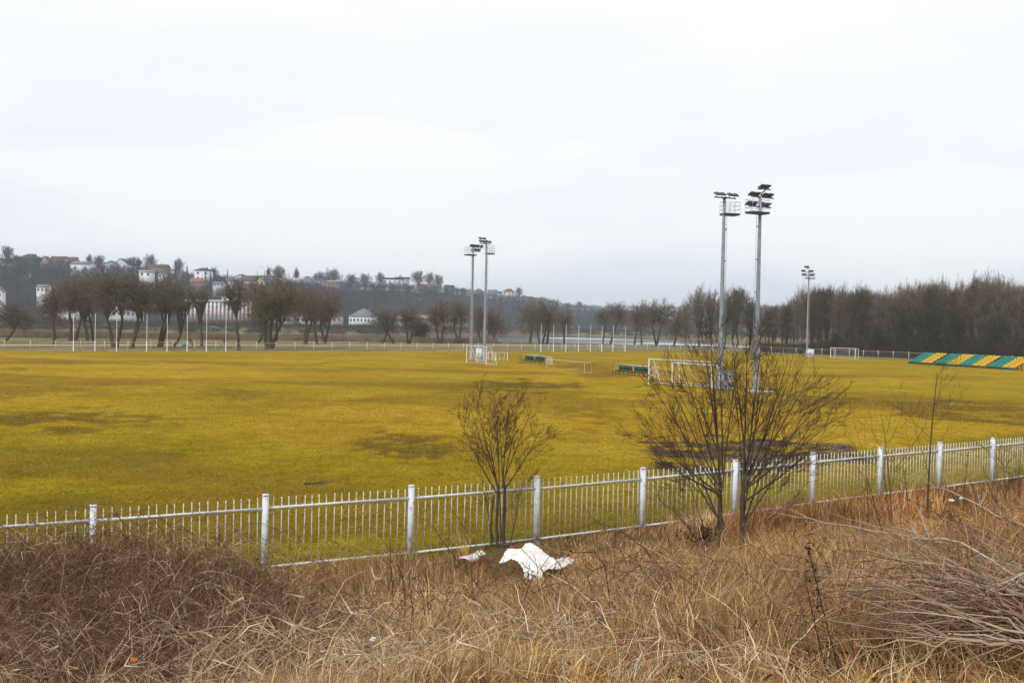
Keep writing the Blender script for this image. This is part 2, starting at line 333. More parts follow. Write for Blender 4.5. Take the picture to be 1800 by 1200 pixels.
strip('river', wp, [np.interp(p, NP, NEAR) - 5 for p in wp], [np.interp(p, FP, FAR) - 2 for p in wp], -1.75, wm)
# pale path beyond the far fence, draped over the ground
M_path = mat('pale_gravel', (.50, .45, .42), (.40, .35, .31), .8, .9, detail=6)
pp = np.array([gnd(x, y) for x, y in [(-400, 600), (0, 607), (300, 607), (600, 607), (1000, 607.5), (1300, 608), (1420, 609.5)]])[:, :2]
def ribbon_path(name, pts, wid, m, dz=.05):
    ss = np.linspace(0, len(pts) - 1, 160); c = np.stack([np.interp(ss, range(len(pts)), pts[:, i]) for i in (0, 1)], -1)
    t = np.gradient(c, axis=0); t /= np.linalg.norm(t, axis=1)[:, None]; nn_ = np.stack([-t[:, 1], t[:, 0]], -1); v = []
    for s_ in np.linspace(-.5, .5, 7): e = c + nn_ * wid * s_; v.append(np.column_stack([e, height(e[:, 0], e[:, 1]) + dz]))
    v = np.stack(v, 1); q = MB(); i = np.arange(159)[:, None]; j = np.arange(6)[None]
    q.add(v, np.stack([i * 7 + j, (i + 1) * 7 + j, (i + 1) * 7 + j + 1, i * 7 + j + 1], -1).reshape(-1, 4)); return tag(q.build(name, m), kind='structure')
ribbon_path('riverside_path', pp, 4.2, M_path)
# road along the far bank
M_asph = mat('road_asphalt', (.10, .10, .105), (.14, .14, .14), .5, .9)
fp_ = np.array([[(p - 900) / F * (np.interp(p, FP, FAR) + 18), np.interp(p, FP, FAR) + 18] for p in range(-400, 1100, 50)])
ribbon_path('embankment_road', fp_, 9, M_asph)
# flat lumps of old snow and ice on the near bank and in the river
M_snow = mat('old_snow', (.78, .80, .84), (.60, .62, .66), 1, .7)
for x0, x1, y, wd in [(860, 930, 600, 9), (925, 1000, 601, 7), (1000, 1052, 603, 5), (1130, 1192, 601, 7), (1190, 1262, 603, 6), (860, 905, 604.5, 2.5), (248, 264, 597.5, 3), (396, 416, 597, 3.2), (488, 516, 597, 2),
                      (1380, 1440, 606, 4), (1440, 1500, 607, 5), (1290, 1370, 607, 4), (1540, 1600, 610, 3), (1600, 1680, 611, 2.5), (620, 655, 598, 2), (575, 600, 600, 1.5), (1080, 1130, 602, 6), (950, 1100, 593, 8)]:
    a = gnd(x0, y, -1); e = gnd(x1, y, -1)
    wet = a[1] > np.interp((x0 + x1) / 2, NP, NEAR) - 5
    k = 26; t = np.linspace(0, 2 * math.pi, k, endpoint=False); rr = 1 + .25 * np.sin(3 * t + x0) + .12 * np.sin(7 * t + y)
    c = (a + e) / 2; hw = (e[0] - a[0]) / 2; vx = c[0] + np.cos(t) * rr * hw; vy = c[1] + np.sin(t) * rr * wd
    z = height(vx, vy) + .04; zc = hz(c[0], c[1]) + .22
    if wet: z[:] = -1.72; zc = -1.6
    v = np.vstack([np.column_stack([vx, vy, z]), np.column_stack([c[0] + (vx - c[0]) * .7, c[1] + (vy - c[1]) * .7, np.full(k, zc) if wet else height(c[0] + (vx - c[0]) * .7, c[1] + (vy - c[1]) * .7) + .2]), [[c[0], c[1], zc]]])
    q = MB(); q.add(v, [[i, (i + 1) % k, k + (i + 1) % k, k + i] for i in range(k)], [[k + i, k + (i + 1) % k, 2 * k] for i in range(k)])
    tag(q.build('snow_patch', M_snow, smooth=True), kind='structure')

# ------------------------------------------------------------------ near fence
PX = [163, 466, 723, 945, 1131, 1293, 1430, 1548, 1652, 1746]; PY = [888, 869, 853, 837, 822, 808, 795, 785, 777, 769]
posts = [gnd(a, c, 1.66) for a, c in zip(PX, PY)]
posts = [posts[0] * 3 - posts[1] * 2, posts[0] * 2 - posts[1]] + posts + [posts[-1] * 2 - posts[-2], posts[-1] * 3 - posts[-2] * 2]
fence = empty('picket_fence', (posts[2][0], posts[2][1], 0), label='white metal picket fence between the rough grassy bank and the playing field', cat='fence')
o0 = np.array([posts[2][0], posts[2][1], 0])
fyaw = math.atan2(posts[5][1] - posts[4][1], posts[5][0] - posts[4][0])
q = MB(); q.box((0, 0, .78), (.115, .115, 1.72)); q.box((0, 0, 1.655), (.13, .13, .03)); post_me = q.mesh('post', M_whitepost)
q = MB(); q.box((0, 0, .81), (.022, .022, 1.56)); pk_me = q.mesh('picket', M_cream)
rnd = random.Random(5)
for i, p in enumerate(posts):
    o = link('post', post_me, fence, (p[0] - o0[0], p[1] - o0[1], 0), fyaw); o.rotation_euler.x = rnd.uniform(-.006, .006); o.rotation_euler.y = rnd.uniform(-.008, .008)
    if i + 1 == len(posts): break
    e = posts[i + 1]; dv = e - p; Ln = math.hypot(dv[0], dv[1]); yw = math.atan2(dv[1], dv[0]); md = (p + e) / 2 - o0
    sag = rnd.uniform(-.008, .008)
    for z, h in ((1.36 + sag, .05), (.07, .045)):
        q = MB(); q.box((0, 0, 0), (Ln - .12, .038, h)); r = q.build('rail', M_white, fence); r.location = (md[0], md[1], z); r.rotation_euler.z = yw
    for k in range(1, 20):
        s_ = k / 20; r = link('picket', pk_me, fence, (p[0] + dv[0] * s_ - o0[0] - math.sin(yw) * -.031, p[1] + dv[1] * s_ - o0[1] + math.cos(yw) * -.031 * -1, rnd.uniform(-.012, .008)), yw)
        r.rotation_euler.y = rnd.uniform(-.012, .012)

# ------------------------------------------------------------------ far fence and tall net poles
def far_fence(a, u, n0, n1, label, skip):
    root = empty('perimeter_fence', (a[0], a[1], 0), label=label, cat='fence')
    q = MB(); q.box((0, 0, .8), (.09, .09, 1.7)); pm = q.mesh('post', M_cream); yw = math.atan2(u[1], u[0]); S = 3.45
    for k in range(n0, n1 + 1):
        if k in skip: continue
        link('post', pm, root, (u[0] * S * k, u[1] * S * k, 0), yw)
    c = (n0 + n1) / 2 * S; Ln = (n1 - n0) * S
    for z, nm in ((1.45, 'rail'), (.1, 'rail')):
        q = MB(); q.box((0, 0, 0), (Ln, .035, .035 if z > 1 else .03)); r = q.build(nm, M_cream, root); r.location = (u[0] * c, u[1] * c, z); r.rotation_euler.z = yw
    q = MB(); K = int((n1 - n0) * 19); t = np.arange(K) / 19 * S + n0 * S
    P = np.stack([np.stack([u[0] * t, u[1] * t, np.full(K, .1)], -1), np.stack([u[0] * t, u[1] * t, np.full(K, 1.55)], -1)], 1)
    q.tubes(P, .006, 3); tag(q.build('pickets', M_cream, root), kind='stuff')
    return root
far_fence(FA, FU, -9, 50, 'long white metal fence along the riverside edge of the field', ())
nB0 = -int(np.linalg.norm(CORNER - FB) / 3.45)
far_fence(FB, FV, nB0, 18, 'white metal fence in front of the dense wood on the right', ())
npoles = [(129, 551), (167, 551), (205, 551), (258, 552), (293.8, 552), (329, 553), (363, 555), (397, 556)] + [(951, 569), (973, 570), (995, 570), (1017, 571), (1038, 571), (1058, 572), (1078, 572), (1099, 573)]
ordn = ['first', 'second', 'third', 'fourth', 'fifth', 'sixth', 'seventh', 'eighth']
for i, (px, yt) in enumerate(npoles):
    # stands just inside the fence line
    d = ray(px, 600); t = ((FA - FU * 0) @ np.array([-.568, .823]) - .35) / (d[:2] @ np.array([-.568, .823])); X, Y = t * d[0], t * d[1]; zt = at(px, yt, Y)[2]
    q = MB(); q.tubes([[[0, 0, -.1], [0, 0, 1.7], [0, 0, zt]]], [[.042, .042, .032]], 8); q.tubes([[[0, 0, -.1], [0, 0, 1.6]]], [[.07, .07]], 8)
    o = q.build('net_pole', M_white); o.location = (X, Y, 0)
    side = 'left row' if i < 8 else 'middle row'
    tag(o, 'tall thin white net pole, %s from the left in its %s' % (ordn[i % 8], side), 'pole', 'tall net poles in the left row' if i < 8 else 'tall net poles in the middle row')

# ------------------------------------------------------------------ floodlight masts
def mast(base, ztop, yaw, bars, plat, label, tk=1.0):
    """bars: (z above ground, [lamp offsets along the bar], raised). plat: (z, centre offset, width)"""
    b0 = gnd(*base); root = empty('floodlight_mast', b0, yaw, label, 'floodlight', 'floodlight masts of the playing field')
    H = ztop; q = MB()
    zz = np.linspace(0, H, 9); q.tubes([[[0, 0, z] for z in zz]], [[.235 - .10 * z / H for z in zz]], 10)
    q.tubes([[[0, 0, .0], [0, 0, .12]]], [[.36, .36]], 10)
    q.build('mast_tube', M_galv, root, True)
    lx = .30 if plat[1] > 0 else -.30
    q = MB()
    for e in (-.17, .17): q.bar((lx + .02, e, 2.2), (lx * .75, e, plat[0]), .018, 4)
    for z in np.arange(2.4, plat[0], .3): q.bar((lx * (1 - .25 * z / H), -.17, z), (lx * (1 - .25 * z / H), .17, z), .012, 4)
    lad = q.build('ladder', M_galv, root)
    q = MB()
    for z in np.arange(3, plat[0], 2.9): q.box((lx * .5, 0, z), (abs(lx), .16, .12))
    tag(q.build('brackets', M_galv, lad), kind='stuff')
    z, cx, wd = plat
    q = MB(); q.box((cx, 0, z), (wd, 1.0, .14)); q.box((cx, 0, z + .09), (wd + .06, 1.06, .03)); pf = q.build('platform', M_lamp, root)
    q = MB(); x0, x1 = cx - wd / 2, cx + wd / 2
    for x in np.linspace(x0, x1, 4):
        for y in (-.5, .5): q.bar((x, y, z), (x, y, z + 1.15), .018, 4)
    for h in (.45, .8, 1.15):
        for y in (-.5, .5): q.bar((x0, y, z + h), (x1, y, z + h), .015, 4)
        for x in (x0, x1): q.bar((x, -.5, z + h), (x, .5, z + h), .015, 4)
    q.build('railing', M_galv, pf)
    for zb, offs, cxo in bars:
        q = MB(); a, c = min(offs) - .2, max(offs) + .2
        q.box(((a + c) / 2, .12, zb), (c - a, .1, .1))
        if cxo: q.tubes([[[0, .05, zb - .75], [cxo * .4, .1, zb - .35], [cxo, .12, zb]]], [[.06] * 3], 6)
        q.box((0, .06, zb), (.3, .3, .16)); cb = q.build('crossarm', M_lamp, root)
        for x in offs:
            q = MB(); Mt = Matrix.Rotation(math.radians(-24), 3, 'X') @ Matrix.Rotation(math.radians(6 * (1 if x > 0 else -1)), 3, 'Z')
            q.box((x, .34, zb + .27), (.5, .56, .10), M=Mt, top=(1, 1)); q.box((x, .34, zb + .36), (.46, .50, .13), M=Mt, top=(.55, .5)); q.bar((x, .12, zb + .03), (x, .25, zb + .22), .03, 5)
            lh = q.build('lamp_head', M_lamp, cb)
    return root
R_ = math.radians
mast((1265, 683), 17.35, R_(200), [(17.45, [-.95, -.4, .4, .95], 0)], (15.95, -.62, 1.5), 'left mast of the tall pair, with one row of four lamps')
mast((1328, 688), 17.3, R_(25), [(16.35, [-1.0, -.4, .55, 1.1], 0), (17.2, [-.7, -.1, .8, 1.35], 0), (17.95, [.45, 1.0], .7)], (15.75, -.3, 1.9), 'tallest floodlight mast, right of its pair, with three rows of lamps')
mast((828, 632), 16.9, R_(38), [(16.5, [.2, .8, 1.3], 0), (17.1, [-.1, .5, 1.1, 1.8], 0)], (15.85, -.5, 1.6), 'left one of the far mast pair, platform on its left side')
mast((851, 634), 17.1, R_(205), [(17.35, [-.4, .1, .6, 1.0], 0), (17.8, [.5, 1.1], .8)], (15.9, -.55, 1.2), 'right one of the far mast pair, its single row of lamps reaching left')
mast((1418, 625), 18.3, R_(12), [(17.5, [-1.25, -.7, .6, 1.2], 0), (18.3, [-1.4, -.9, .5, 1.0], 0), (19.2, [-.7, -.1], -.4)], (16.9, .35, 2.0), 'lone floodlight mast in front of the wood on the right')
def cabinet(base, wdt, hgt, label):
    p = gnd(*base); root = empty('electrical_cabinet', p, R_(-8), label, 'cabinet')
    q = MB(); q.box((0, 0, hgt / 2 + .1), (wdt, .6, hgt)); q.box((0, 0, .05), (wdt + .1, .7, .12)); q.box((0, 0, hgt + .12), (wdt + .06, .68, .05)); q.build('housing', M_cab, root)
    for s_ in (-1, 1):
        q = MB(); q.box((s_ * wdt * .245, -.315, hgt / 2 + .12), (wdt * .45, .02, hgt * .9)); dr = q.build('door', M_cab, root)
        q = MB(); q.box((s_ * .06, -.34, hgt / 2 + .15), (.025, .03, .16)); q.build('handle', M_black, dr)
cabinet((842.5, 633.5), .95, 1.75, 'tall pale grey metal cabinet between the two far floodlight masts')
cabinet((1276, 683), 1.15, 1.55, 'white metal cabinet beside the mast behind the big bare shrub')
cabinet((1425, 626.5), 1.25, 1.45, 'small white cabinet at the foot of the lone mast by the wood')
q = MB(); q.box((0, 0, .06), (2.2, 1.4, .14)); o = q.build('concrete_slab', mat('concrete', (.42, .41, .38), (.3, .29, .27), 3, .9)); p = gnd(1337, 689); o.location = (p[0], p[1], 0); o.rotation_euler.z = R_(-18)
tag(o, 'flat pale concrete slab under the tallest floodlight mast', 'concrete slab')

# ------------------------------------------------------------------ goals
M_net = mat('net_cord', (.62, .62, .58), None, 3, .8)
def goal(a, c, h, depth, label, r=.055, net=True, back=True, sgn=1, netr=.006):
    """a, c: ground points of the two front uprights; depth reaches to the left of a->c when sgn=1"""
    a = np.array(a, float); c = np.array(c, float); L_ = math.hypot(*(c - a)[:2]); yw = math.atan2(c[1] - a[1], c[0] - a[0])
    root = empty('goal', (a[0], a[1], 0), yw, label, 'goal'); D = depth * sgn
    for x in (0, L_):
        q = MB(); q.bar((x, 0, 0), (x, 0, h), r, 8); q.build('upright', M_white, root)
    q = MB(); q.bar((-r, 0, h), (L_ + r, 0, h), r, 8); q.build('crossbar', M_white, root)
    q = MB(); r2 = r * .6
    for x in (0, L_):
        q.bar((x, 0, .04), (x, D, .04), r2, 6)
        if back: q.bar((x, D, 0), (x, D * .8, h), r2, 6); q.bar((x, D * .8, h), (x, 0, h), r2, 6)
        else: q.bar((x, D, .04), (x, D * .35, h), r2, 6); q.bar((x, D * .35, h), (x, 0, h), r2, 6)
    q.bar((0, D, .04), (L_, D, .04), r2, 6)
    if back: q.bar((0, D * .8, h), (L_, D * .8, h), r2, 6)
    q.build('back_frame', M_white, root)
    if net:
        q = MB(); e = .8 if back else .35
        for x in np.arange(0, L_ + .01, .24): q.bar((x, D, .05), (x, D * e, h), netr, 3); q.bar((x, D * e, h), (x, 0, h), netr, 3)
        for z in np.arange(.1, h, .24): yy = D + (D * e - D) * z / h; q.bar((0, yy, z), (L_, yy, z), netr, 3); q.bar((0, 0, z), (0, yy, z), netr, 3); q.bar((L_, 0, z), (L_, yy, z), netr, 3)
        q.build('net', M_net, root)
    return root
def gq(*p): return gnd(*p)[:2]
goal(gq(820, 637), gq(854.5, 641.5), 2.44, 1.6, 'full-size white goal standing sideways in front of the far mast pair', .04, True, False, 1, .003)
goal(gq(858, 632), gq(871, 633), 1.15, .8, 'small low white goal between the far cabinet and its twin goal', .05, False, True, 1)
goal(gq(871.5, 633.5), gq(892, 633.5), 1.2, 1.2, 'small low white goal, right one of two behind the far mast pair', .05, False, True, 1)
goal(gq(1140, 675), gq(1251, 683), 2.44, 2.0, 'full-size white goal with long crossbar beside the mast behind the bare shrub', .05, True, False, 1, .003)
goal(gq(1181, 672), gq(1250, 679), 2.0, 1.0, 'smaller white box goal inside the big goal left of the tall masts', .05, False, True, 1)
goal(gq(1460, 629), gq(1503, 631), 2.1, 1.3, 'white goal by the fence in front of the right wood', .055, True, True, 1)
goal(gq(960, 647), gq(1027, 655.5), 1.2, 1.0, 'thin-framed goal lying low in the grass right of the far bench', .013, False, True, 1, .004)

# ------------------------------------------------------------------ team benches
def bench(px0, px1, yb0, yb1, label):
    a = gnd(px0, yb0); c = gnd(px1, yb1); L_ = math.hypot(*(c - a)[:2]); yw = math.atan2(c[1] - a[1], c[0] - a[0])
    root = empty('team_bench', (a[0], a[1], 0), yw, label, 'bench')
    for x in (0, L_):
        q = MB(); q.bar((x, 0, 0), (x, 0, 1.28), .03, 6); q.bar((x, .9, 0), (x, .9, 1.28), .03, 6); q.bar((x, 0, .06), (x, .9, .06), .025, 6)
        q.build('end_frame', M_black, root)
    q = MB(); q.box((L_ / 2, .86, 1.16), (L_, .05, .06)); q.build('top_rail', M_white, root)
    half = L_ / 2
    for s_ in (0, 1):
        x0 = .2 + s_ * half; ln = half - .3; q = MB()
        for x in np.linspace(x0 + .05, x0 + ln - .05, 4):
            for y in (.2, .75): q.bar((x, y, 0), (x, y, .45), .025, 5)
            q.bar((x, .2, .3), (x, .75, .3), .018, 5)
        q.box((x0 + ln / 2, .48, .42), (ln, .5, .05)); q.build('leg_frame', M_black, root)
        k = 4; w_ = ln / k
        for i in range(k):
            q = MB(); x = x0 + w_ * (i + .5); q.box((x, .45, .50), (w_ - .05, .44, .07)); q.box((x, .74, .82), (w_ - .04, .06, .52), top=(.92, 1)); q.build('seat', M_green, root)
    q = MB()
    for x in np.linspace(L_ + .1, L_ + 1.5, 4): q.bar((x, .9, 0), (x, .9, 1.15), .02, 5)
    q.bar((L_, .9, 1.15), (L_ + 1.5, .9, 1.15), .02, 5)
    for x in np.arange(L_ + .1, L_ + 1.5, .12): q.bar((x, .9, 0), (x, .9, 1.15), .007, 3)
    for z in np.arange(.05, 1.15, .12): q.bar((L_, .9, z), (L_ + 1.5, .9, z), .007, 3)
    q.build('side_net', M_net, root)
bench(914, 950, 637.5, 640.5, 'dark green team bench in the middle of the field, farther and left of two')
bench(1077, 1131, 657.5, 662.5, 'dark green team bench left of the big goal, nearer and right of two')

# ------------------------------------------------------------------ seating stands
ga = gnd(1597, 638.5); gb = gnd(1785, 650.5); sv = (gb - ga)[:2]; SL = np.linalg.norm(sv); su = sv / SL; syaw = math.atan2(su[1], su[0])
q = MB(); NSEAT = 5; BW = SL / 8.45; sw = BW / NSEAT
for i in range(NSEAT):
    x = sw * (i + .5); q.box((x, .18, .0), (sw * .86, .38, .07)); q.box((x, .40, .14), (sw * .84, .05, .30), top=(.8, 1)); q.box((x, .01, -.05), (sw * .82, .05, .06))
row_t = q.mesh('seat_row', M_teal); row_y = q.mesh('seat_row', M_yellow)
def stand(x0, blocks, label):
    root = empty('spectator_stand', (ga[0] + su[0] * x0, ga[1] + su[1] * x0, 0), syaw, label, 'stand', 'seating stands along the right side of the field')
    q = MB(); W_ = BW * len(blocks)
    for k in range(5): q.box((W_ / 2, .25 + k * .72, .30 + k * .33), (W_, .66, .05))
    for x in np.linspace(.05, W_ - .05, 2 * len(blocks) + 1):
        q.bar((x, 0, .28), (x, 3.5, .25 + 5 * .33), .04, 5)
        for k in range(6): q.bar((x, .05 + k * .68, 0), (x, .05 + k * .68, .26 + k * .31), .035, 5)
    q.build('frame', M_black, root)
    q = MB(); q.box((W_ / 2, -.06, .16), (W_, .04, .26)); q.build('front_board', M_green, root)
    for bi, cl in enumerate(blocks):
        for k in range(5): link('seat_row', row_t if cl == 't' else row_y, root, (bi * BW, .12 + k * .72, .42 + k * .33))
stand(0, 'ty', 'seating stand at the left end, one teal and one yellow block')
stand(BW * 2.2, 'tyty', 'middle seating stand with four alternating teal and yellow blocks')
stand(BW * 6.4, 'ty', 'seating stand at the right end, teal and yellow block at the photo edge')

# ------------------------------------------------------------------ trees
def tree_parts(seed, stems, crown, tone=(.07, .055, .04), r0=.2, limbs=5, branches=11, twigs=9, sliv=9, up=.35, sw=.022, depth=None, tall=0, tw=None):
    """stems: list of (base(3), fork(3)); crown: (centre(3), (rx, ry, rz)). Returns trunk mesh builder and twig mesh builder (local coordinates)."""
    g = np.random.default_rng(seed); C = np.array(crown[0], float); E = np.array(crown[1], float); tone = np.array(tone)
    tb, wb = MB(), MB(); tcol = tone * .45
    starts = []
    for bs, fk in stems:
        bs = np.array(bs, float); fk = np.array(fk, float); mid = (bs + fk) / 2 + np.array([(fk[0] - bs[0]) * -.15 + g.normal() * .1, g.normal() * .15, 0])
        rr = r0 * g.uniform(.85, 1.15); L0 = np.linspace(1.25, .75, 6) * rr; L0[0] *= 1.3
        P = bez(bs, mid, fk, 6); P[1:-1] += g.normal(size=(4, 3)) * .05; tb.tubes(P[None], L0[None], 7, tcol)
        nl = max(2, limbs)
        for i in range(nl):
            a = g.uniform(0, 2 * math.pi) if nl > 2 else g.uniform(0, 6.28); u = np.array([math.cos(a), math.sin(a), g.uniform(.0, 1.0) if not tall else g.uniform(.5, 2.2)]); u /= np.linalg.norm(u)
            e = C + E * u * g.uniform(.45, .72); e[:2] = e[:2] * .92 + (fk[:2] + (e[:2] - C[:2])) * .08
            m = fk + (e - fk) * .45 + np.array([0, 0, .12 * np.linalg.norm(e - fk)]) + g.normal(size=3) * .15
            P = bez(fk, m, e, 8); P[1:-1] += g.normal(size=(6, 3)) * .07; rad_ = np.linspace(.62, .16, 8) * rr; tb.tubes(P[None], rad_[None], 5, tcol); starts.append((P, rr))
    B0, B1 = [], []
    for P, rr in starts:
        k = branches; t = g.uniform(1.5, 7, k); i = np.minimum(t.astype(int), 6); s = P[i] + (P[i + 1] - P[i]) * (t - i)[:, None]
        u = unit((s - C) / E * .8 + g.normal(size=(k, 3)) * .55 + np.array([0, 0, up]))
        lump = 1 + .16 * np.sin(u[:, 0] * 5 + seed) * np.cos(u[:, 2] * 6 + seed * 2) + g.normal(size=k) * .10
        e = C + E * u * lump[:, None]; low = e[:, 2] < C[2] - E[2] * .85; e[low, 2] += E[2] * .2
        mid = s + (e - s) * .5 + np.array([0, 0, .08]) * np.linalg.norm(e - s, axis=1)[:, None] + g.normal(size=(k, 3)) * .12
        PP = bez(s, mid, e, 5); rs = rr * np.linspace(.26, .06, 5)[None]; wb.tubes(PP, np.repeat(rs, k, 0), 4, tcol * 1.2)
        B0.append(PP); 
    PP = np.concatenate(B0); m = len(PP)
    idx = np.repeat(np.arange(m), twigs); t = g.uniform(.25, 1, len(idx)) * 3.999; i = t.astype(int); s = PP[idx, i] + (PP[idx, i + 1] - PP[idx, i]) * (t - i)[:, None]
    dirn = unit(unit(PP[idx, -1] - PP[idx, 0]) + g.normal(size=(len(idx), 3)) * .6 + np.array([0, 0, up]))
    ln = E.mean() * g.uniform(.14, .34, len(idx)); e = s + dirn * ln[:, None]
    wb.slivers(s, e, max(sw * 1.6, .03), tcol * 1.3)
    idx = np.repeat(np.arange(len(s)), sliv); t = g.uniform(.15, 1, len(idx))[:, None]; s2 = s[idx] + (e[idx] - s[idx]) * t
    d2 = unit(dirn[idx] + g.normal(size=(len(idx), 3)) * .55 + np.array([0, 0, up])); e2 = s2 + d2 * (E.mean() * g.uniform(.07, .2, len(idx)))[:, None]
    hue = tone * g.uniform(.65, 1.3, (len(idx), 1)) * (1 + g.normal(size=(len(idx), 3)) * .05); wb.slivers(s2, e2, sw, np.clip(hue, .005, 1))
    return tb, wb
def tree(name, loc, seed, stems, crown, label, cat='tree', group=None, **kw):
    tb, wb = tree_parts(seed, stems, crown, **kw); root = empty(name, loc, 0, label, cat, group)
    tb.build('trunk', M_twig, root, True); wb.build('crown', M_twig, root); return root
OL, BR, RD, GY_ = (.145, .110, .055), (.155, .102, .062), (.17, .094, .062), (.14, .12, .09)
# willows beyond the far fence: (stems [(base px, base y, fork px, fork y)], crown box, tone, label)
W = [
 ([(10, 600, 24, 580)], (-8, 52, 530, 582), BR, 'low leaning willow at the left edge of the photo'),
 ([(96, 606, 94, 560)], (70, 112, 505, 572), BR, 'thin straight willow left of the first white net pole'),
 ([(124, 600, 121, 548)], (88, 150, 486, 552), BR, 'willow with upright dark trunk just left of the first net pole'),
 ([(133, 599, 142, 560), (152, 607, 146, 566)], (112, 178, 484, 552), BR, 'willow with two crossing stems between the first and second net poles'),
 ([(164, 599, 154, 548)], (128, 200, 480, 545), RD, 'brown willow with curved trunk beside the second net pole'),
 ([(199, 612, 187, 562), (202, 608, 212, 560)], (160, 240, 478, 548), OL, 'broad willow with long arching left limb behind the third net pole'),
 ([(229, 613, 248, 562), (231, 611, 240, 560)], (205, 270, 482, 548), OL, 'V-trunked willow leaning right between third and fourth net poles'),
 ([(279, 611, 287, 568), (281, 609, 294, 562)], (248, 318, 486, 550), OL, 'willow with thick dark trunk beside the fifth net pole'),
 ([(303, 613, 316, 590)], (288, 352, 498, 536), OL, 'willow with low thick fork leaning right beside the seated figures'),
 ([(355, 609, 352, 575)], (330, 370, 498, 530), BR, 'slim willow curving left before the long white building'),
 ([(420, 617, 415, 560)], (392, 434, 488, 545), OL, 'single straight-trunked willow in front of the fence rail'),
 ([(455, 604, 462, 585)], (432, 480, 535, 592), OL, 'small low willow leaning right under the great willow'),
 ([(470, 614, 462, 575), (472, 614, 476, 565), (474, 614, 492, 570)], (428, 540, 488, 565), OL, 'great spreading willow with massive forked trunk, largest in the row'),
 ([(484, 612, 486, 565)], (470, 512, 510, 565), BR, 'dark straight-stemmed willow right behind the great willow'),
 ([(535, 607, 538, 570), (537, 607, 546, 568)], (508, 560, 506, 566), OL, 'twin-stemmed willow right of the great willow'),
 ([(557, 606, 552, 570)], (532, 582, 506, 562), RD, 'reddish willow in the middle of the round clump'),
 ([(573, 605, 562, 575), (571, 605, 578, 570)], (545, 601, 508, 565), OL, 'willow with crossed stems at the right end of the round clump'),
 ([(672, 605, 680, 586), (693, 606, 680, 584)], (648, 700, 538, 585), GY_, 'two-legged leaning willow with stems crossing like an X'),
 ([(718, 605, 713, 570), (719, 605, 727, 572)], (700, 738, 538, 578), BR, 'narrow Y-forked willow left of the bushy thicket'),
 ([(735, 600, 735, 592), (744, 600, 745, 590)], (722, 757, 556, 602), (.06, .042, .03), 'low dark willow thicket without clear trunk'),
 ([(772, 604, 765, 572), (774, 604, 780, 570)], (750, 796, 532, 582), RD, 'reddish rounded willow left of the far mast pair'),
 ([(805, 602, 798, 575), (806, 602, 812, 570)], (785, 826, 528, 578), OL, 'olive willow touching the left far mast'),
 ([(845, 601, 840, 575)], (832, 858, 536, 590), BR, 'willow seen between the two far masts'),
 ([(866, 602, 872, 580), (857, 600, 852, 580)], (855, 890, 545, 592), BR, 'low wide willow just right of the far mast pair'),
 ([(932, 602, 936, 575)], (910, 952, 536, 590), OL, 'olive willow at the left of the pair on the ice edge'),
 ([(950, 605, 944, 580), (953, 603, 962, 575), (962, 600, 966, 570)], (928, 982, 530, 585), OL, 'round many-stemmed willow beside the first middle net pole'),
 ([(992, 603, 990, 572)], (978, 1006, 545, 585), RD, 'small upright willow between the second and third middle net poles'),
 ([(1059, 602, 1066, 568)], (1046, 1076, 540, 578), OL, 'dark slanting willow left of its taller neighbour near the river'),
 ([(1072, 603, 1086, 565)], (1066, 1108, 530, 572), OL, 'tall right-leaning willow beside the river, behind the last net poles'),
 ([(1115, 605, 1120, 575)], (1105, 1130, 535, 580), BR, 'thin willow leaning right, left of two close together'),
 ([(1128, 604, 1126, 575)], (1115, 1145, 528, 578), OL, 'crooked dark willow, right of two close together'),
 ([(1154, 605, 1146, 572), (1155, 605, 1164, 572)], (1136, 1188, 528, 575), OL, 'Y-shaped willow standing alone near the river ice'),
 ([(1184, 606, 1190, 585)], (1172, 1220, 542, 600), OL, 'bushy low willow left of the tall bare trees'),
]
for i, (stems, (x0, x1, y0, y1), tone, lab) in enumerate(W):
    bx, by = stems[0][0], stems[0][1]; g0 = gnd(bx, by, -.1); D = g0[1]; zb = hz(g0[0], D)
    def lp(x, y, dy=0): p = at(x, y, D); return (p[0] - g0[0], dy, p[2] - zb)
    st = []
    for k, (a, c, e, g_) in enumerate(stems):
        pb_ = lp(a, c); pf_ = lp(e, g_); st.append(((pb_[0], .4 * k, -.3), (pf_[0], .4 * k + .3, pf_[2])))
    y1 += 6; c0 = lp((x0 + x1) / 2, (y0 + y1) / 2); rx = (x1 - x0) / 2 / F * D * 1.12; rz = (y1 - y0) / 2 / F * D
    big = rx * rz; ns = len(st)
    tree('willow_tree', (g0[0], D, zb), 100 + i, st, ((c0[0], .3, c0[2]), (rx, max(rx, .8 * rz), rz)), lab, 'tree', 'bare willows beyond the far fence',
         tone=tone, r0=min(.38, .15 + .035 * math.sqrt(big)) * (1.0 if ns < 3 else .9), limbs={1: 9, 2: 6}.get(ns, 4), branches=12, twigs=10, sliv=int(np.clip(4 + big * .36, 5, 12)), sw=.023, up=.10)
